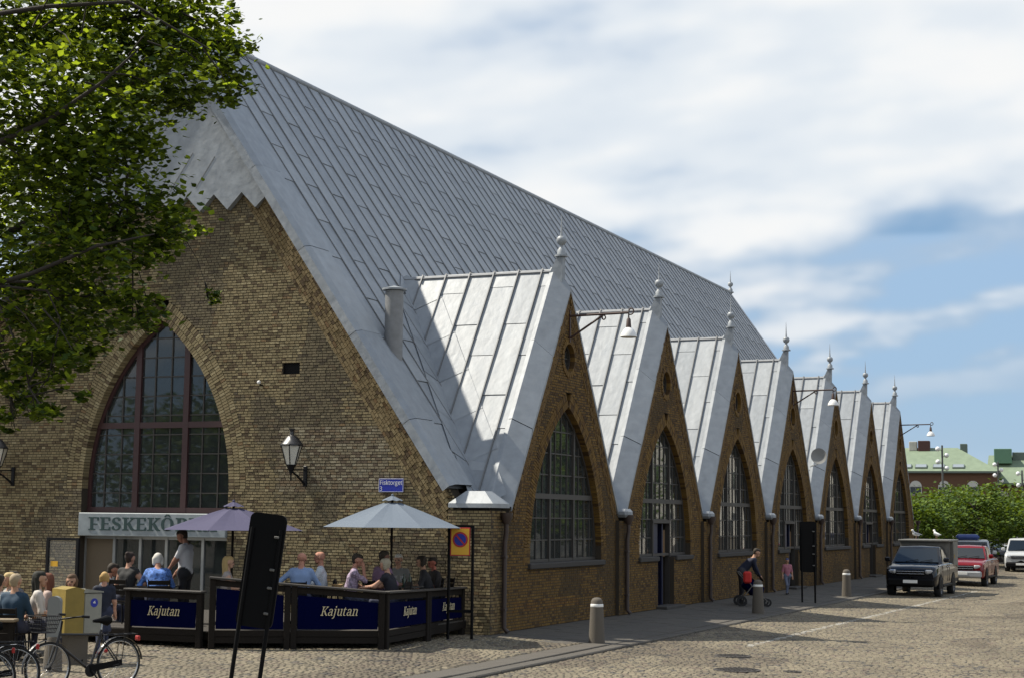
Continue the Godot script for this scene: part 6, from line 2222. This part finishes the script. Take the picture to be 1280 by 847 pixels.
func vehicles():
	mat("paint_black", lin(0.004, 0.005, 0.008), 0.1)
	mat("paint_red", lin(0.15, 0.004, 0.005), 0.15)
	mat("paint_white", lin(0.42, 0.43, 0.43), 0.2)
	mat("paint_silver", lin(0.3, 0.31, 0.32), 0.3)
	mat("paint_blue", lin(0.02, 0.05, 0.2), 0.3)
	mat("car_glass", lin(0.012, 0.016, 0.02), 0.05)
	mat("car_alloy", lin(0.22, 0.22, 0.23), 0.35, 0.7)
	mat("lamp_glass", lin(0.4, 0.41, 0.42), 0.1, 0.4)
	mat("canopy_alu", lin(0.17, 0.165, 0.15), 0.5, 0.1, M.blotch, 0.8)
	var pk := {"hw": 0.92, "long": 5.3, "hood": 1.12, "belt": 1.2, "roof": 1.78, "screen": -1.25, "roof_z": -1.95, "cab_end": -3.1, "wheel": 0.38, "axle": -0.9, "base": 3.05, "sill": 0.38, "tumble": 0.8}
	var t := car("pickup_truck", "black pickup truck with grey canopy box parked beside the hall", "pickup", W(27.1, -4.12, -0.235), 0.0, M.paint_black, pk)
	var c := Shape.new()
	c.bx(-0.9, 0.9, 1.0, 1.95, -5.35, -4.1)
	c.bx(-0.9, 0.9, 1.25, 1.95, -3.24, -3.2); c.bx(-0.9, -0.86, 1.0, 1.95, -4.1, -3.24); c.bx(0.86, 0.9, 1.0, 1.1, -4.1, -3.24)
	part("canopy_box", c, M.canopy_alu, t)
	var cr := Shape.new()
	cr.rbox(Transform3D(Basis(), Vector3(0, 1.99, -4.2)), Vector3(1.86, 0.07, 2.45), 0.015)
	part("canopy_roof", cr, M.canopy_alu, t)
	var cd := Shape.new(); cd.bx(0.9, 0.91, 1.08, 1.85, -5.2, -4.2)
	var door := part("canopy_door", cd, M.canopy_alu, t)
	var ch := Shape.new(); ch.rbox(Transform3D(Basis(), Vector3(0.92, 1.4, -4.3)), Vector3(0.02, 0.14, 0.06), 0.005)
	part("handle", ch, mat("handle_amber", lin(0.4, 0.25, 0.05), 0.5), door)
	gull("white gull standing at the front of the pickup canopy roof", W(30.4, -3.8, 2.0 - 0.21), 2.2)
	gull("white gull standing further back on the pickup canopy roof", W(31.4, -4.4, 2.0 - 0.21), 0.8)
	var rd := pk.duplicate()
	rd.merge({"bumper": M.paint_silver, "hood": 1.05, "belt": 1.15, "roof": 1.68, "rails": true}, true)
	car("pickup_truck", "red pickup truck parked behind the black one", "pickup", W(38.2, -4.35, -0.24), 0.0, M.paint_red, rd)
	var vn := {"hw": 0.9, "long": 4.5, "hood": 1.08, "belt": 1.15, "roof": 1.83, "screen": -0.95, "roof_z": -1.55, "cab_end": -4.3, "wheel": 0.33, "axle": -0.85, "base": 2.8, "sill": 0.28, "tumble": 0.86, "side_panes": 3}
	car("panel_van", "white van parked furthest along the street", "van", W(60, -4.5, -0.24), 0.0, M.paint_white, vn)
	var hb := {"hw": 0.87, "long": 4.2, "hood": 0.95, "belt": 1.0, "roof": 1.5, "screen": -1.05, "roof_z": -1.75, "cab_end": -3.9, "wheel": 0.32, "axle": -0.85, "base": 2.55, "sill": 0.25, "tumble": 0.78}
	var w := car("hatchback_car", "white car behind the red pickup with a blue load on its roof", "car", W(48.5, -3.5, -0.24), 0.15, M.paint_white, vn)
	var bl := Shape.new(); bl.rbox(Transform3D(Basis(), Vector3(-0.2, 1.98, -2.4)), Vector3(1.1, 0.26, 1.7), 0.1)
	part("roof_load", bl, M.paint_blue, w)
	var far := [["silver car parked under the street trees", 66, 3.2, 1.3, M.paint_silver], ["white car parked under the street trees beside the silver one", 72.5, 1.0, 1.4, M.paint_white], ["dark car parked under the street trees", 74, -3.0, 1.2, M.paint_black], ["blue car parked beyond the street trees", 82, 3.5, 1.5, M.paint_blue], ["white van parked beyond the street trees", 86, -1.6, 1.45, M.paint_white], ["silver van parked far down the street", 95, -5.0, 1.5, M.paint_silver], ["white car parked far down the street", 104, 1.0, 1.45, M.paint_white]]
	for q in far:
		car("parked_car", q[0], "car", W(q[1], q[2], -0.24), q[3], q[4], vn if q[0].contains("van") else hb)

# ---------------------------------------------------------------- the lime tree that reaches in beside the front gable
func near_tree():
	var rg := RandomNumberGenerator.new(); rg.seed = 2024
	var t := thing("lime_tree", "large leafy lime tree reaching in front of the gable", "tree", W(-16.3, 2.0, 0))
	var org := W(-16.3, 2.0, 0)
	var lm := []
	for q in [[0.024, 0.045, 0.007, 0.08], [0.036, 0.06, 0.008, 0.17], [0.048, 0.075, 0.01, 0.26], [0.018, 0.034, 0.006, 0.06], [0.075, 0.1, 0.013, 0.46]]: lm.append(leaf_mesh(leaf_mat("near_leaf%d" % lm.size(), lin(q[0], q[1], q[2]), lin(q[3] * 0.78, q[3], q[3] * 0.05))))
	var cl := [[-15.97, -0.9, 8.12, 0.67], [-15.45, -1.31, 8.32, 0.68], [-15.07, -1.84, 8.47, 0.69], [-14.46, -2.23, 8.56, 0.6], [-14.67, -3.04, 8.05, 0.37], [-14.18, -2.79, 7.75, 0.25], [-17.09, -2.16, 6.84, 0.61], [-15.89, -1.95, 7.25, 0.65], [-14.56, -1.74, 7.71, 0.6], [-15.03, -2.73, 7.64, 0.48], [-15.14, -0.4, 6.57, 0.7], [-16.65, -2.38, 6.2, 0.58], [-15.66, -2.26, 6.61, 0.56], [-15.78, -0.95, 5.53, 0.62], [-16.82, -2.46, 5.36, 0.52], [-16.17, -2.58, 5.55, 0.54], [-15.86, -2.9, 5.77, 0.45], [-14.25, -2.14, 5.91, 0.25], [-15.25, -0.6, 4.84, 0.54], [-16.4, -2.2, 4.72, 0.45], [-14.8, -1.45, 4.96, 0.44], [-16.15, -2.89, 4.59, 0.31], [-14.96, -2.28, 4.71, 0.19], [-16.6, -1.79, 4.0, 0.4], [-16.73, -2.39, 4.06, 0.3], [-14.66, -1.12, 4.49, 0.3], [-16.29, -1.78, 3.57, 0.2], [-16.39, -1.48, 3.44, 0.14], [-14.68, -0.11, 3.81, 0.25], [-14.12, -2.52, 5.08, 0.09]]
	var wood := Shape.new()
	wood.tube([Vector3(0, -0.3, 0), Vector3(0.03, 0.3, 0), Vector3(0.05, 2.5, 0.05), Vector3(0.0, 5.0, 0.0), Vector3(0.1, 8.0, -0.1), Vector3(0.0, 11.5, 0.0)], [0.42, 0.3, 0.25, 0.21, 0.14, 0.03], 14)
	var limbs := [[3.4, W(-16.6, -1.2, 5.0)], [4.4, W(-15.7, -2.4, 6.0)], [5.2, W(-15.2, -2.2, 7.6)], [6.2, W(-14.8, -2.3, 8.6)], [3.0, W(-15.0, 0.0, 4.4)], [7.2, W(-16.6, -0.6, 9.6)], [6.6, W(-17.6, 3.6, 9.0)], [5.4, W(-18.0, 4.6, 7.0)], [4.2, W(-16.0, 5.4, 6.0)], [7.6, W(-14.5, 3.4, 9.8)]]
	var ends := []
	for q in limbs:
		var a := Vector3(0, q[0], 0); var b: Vector3 = q[1] - org
		var m := a.lerp(b, 0.5) + Vector3(rg.randf_range(-.15, .15), 0.35, rg.randf_range(-.15, .15))
		var m2 := m.lerp(b, 0.55) + Vector3(0, 0.1, 0)
		wood.tube([a, a.lerp(m, 0.5) + Vector3(0, 0.1, 0), m, m2, b], [0.1, 0.08, 0.06, 0.045, 0.02], 8)
		ends.append([m, m2, b])
	var clumps := []
	for c in cl:
		var p: Vector3 = W(c[0], c[1], c[2]) - org
		clumps.append([p, c[3] * 1.02, int(clampf(c[3] * c[3] * 3500.0, 45, 1700))])
		# a bough from the nearest limb point, forking into twigs
		var best := 1e9; var at := Vector3()
		for e in ends:
			for z in e:
				if z.distance_to(p) < best:
					best = z.distance_to(p); at = z
		if c[3] < 0.1: at = W(-14.25, -2.14, 5.91) - org      # a sprig hanging clear of the crown
		var mid := at.lerp(p, 0.55) + Vector3(rg.randf_range(-.1, .1), rg.randf_range(0.0, .15), rg.randf_range(-.1, .1))
		var th: float = clampf(c[3] * 0.05, 0.006, 0.024)
		wood.tube([at, mid, p], [th, th * 0.7, th * 0.4], 5)
		for k in 5:
			var d: Vector3 = Vector3(rg.randfn(), rg.randfn(), rg.randfn()).normalized() * float(c[3])
			wood.tube([mid.lerp(p, 0.6), p + d * 0.5, p + d], [0.009, 0.006, 0.003], 4)
	# the rest of the crown, round the trunk and on its far side
	for k in 34:
		var w := rg.randf() * TAU; var y := rg.randf_range(4.2, 11.6)
		var r := (3.4 * sqrt(maxf(0.06, 1.0 - pow((y - 7.6) / 4.4, 2.0)))) * rg.randf_range(0.35, 1.0)
		var p := Vector3(cos(w) * r - 0.6, y, sin(w) * r)
		if p.x > 1.4 and y < 9.2: p.x = -p.x
		clumps.append([p, 0.75, 700])
		var at := Vector3(0, y - 1.0, 0)
		wood.tube([at, at.lerp(p, 0.5) + Vector3(0, 0.2, 0), p], [0.05, 0.035, 0.01], 5)
	# boughs on the street side of the crown, some bare enough to show
	for q in [[[-16.4, 1.9, 3.6], [-17.5, -1.56, 4.68], [-17.27, -2.42, 4.93], [-17.03, -3.05, 5.22], [-16.55, -3.44, 5.41]], [[-16.4, 1.9, 5.8], [-17.6, -1.68, 7.71], [-17.35, -2.54, 7.81], [-17.09, -3.39, 7.84], [-16.53, -4.06, 7.4]], [[-16.4, 1.9, 4.6], [-17.32, -1.4, 6.23], [-17.22, -2.5, 6.6], [-17.1, -3.13, 7.0], [-16.91, -3.43, 7.38]], [[-17.4, -2.0, 4.8], [-17.17, -2.54, 4.75], [-17.02, -2.61, 4.45], [-16.92, -2.4, 3.86], [-16.91, -2.07, 3.48]]]:
		var pts := []
		for z in q: pts.append(W(z[0], z[1], z[2]) - org)
		var r0 := 0.05 if q[0][2] != 4.8 else 0.018
		wood.tube(pts, [r0, r0 * 0.72, r0 * 0.5, r0 * 0.36, r0 * 0.18], 8)
		for k in 7:
			var a: Vector3 = pts[1].lerp(pts[4], rg.randf())
			var d := Vector3(rg.randf_range(0.1, 0.5), rg.randf_range(-0.5, 0.4), rg.randf_range(-0.5, 0.5))
			wood.tube([a, a + d * 0.6 + Vector3(0, 0.04, 0), a + d], [0.012, 0.008, 0.004], 5)
			clumps.append([a + d, 0.16, 34])
	part("trunk", wood, M.bark, t)
	crown("crown", t, lm, clumps, 0.085, rg, 0.3)
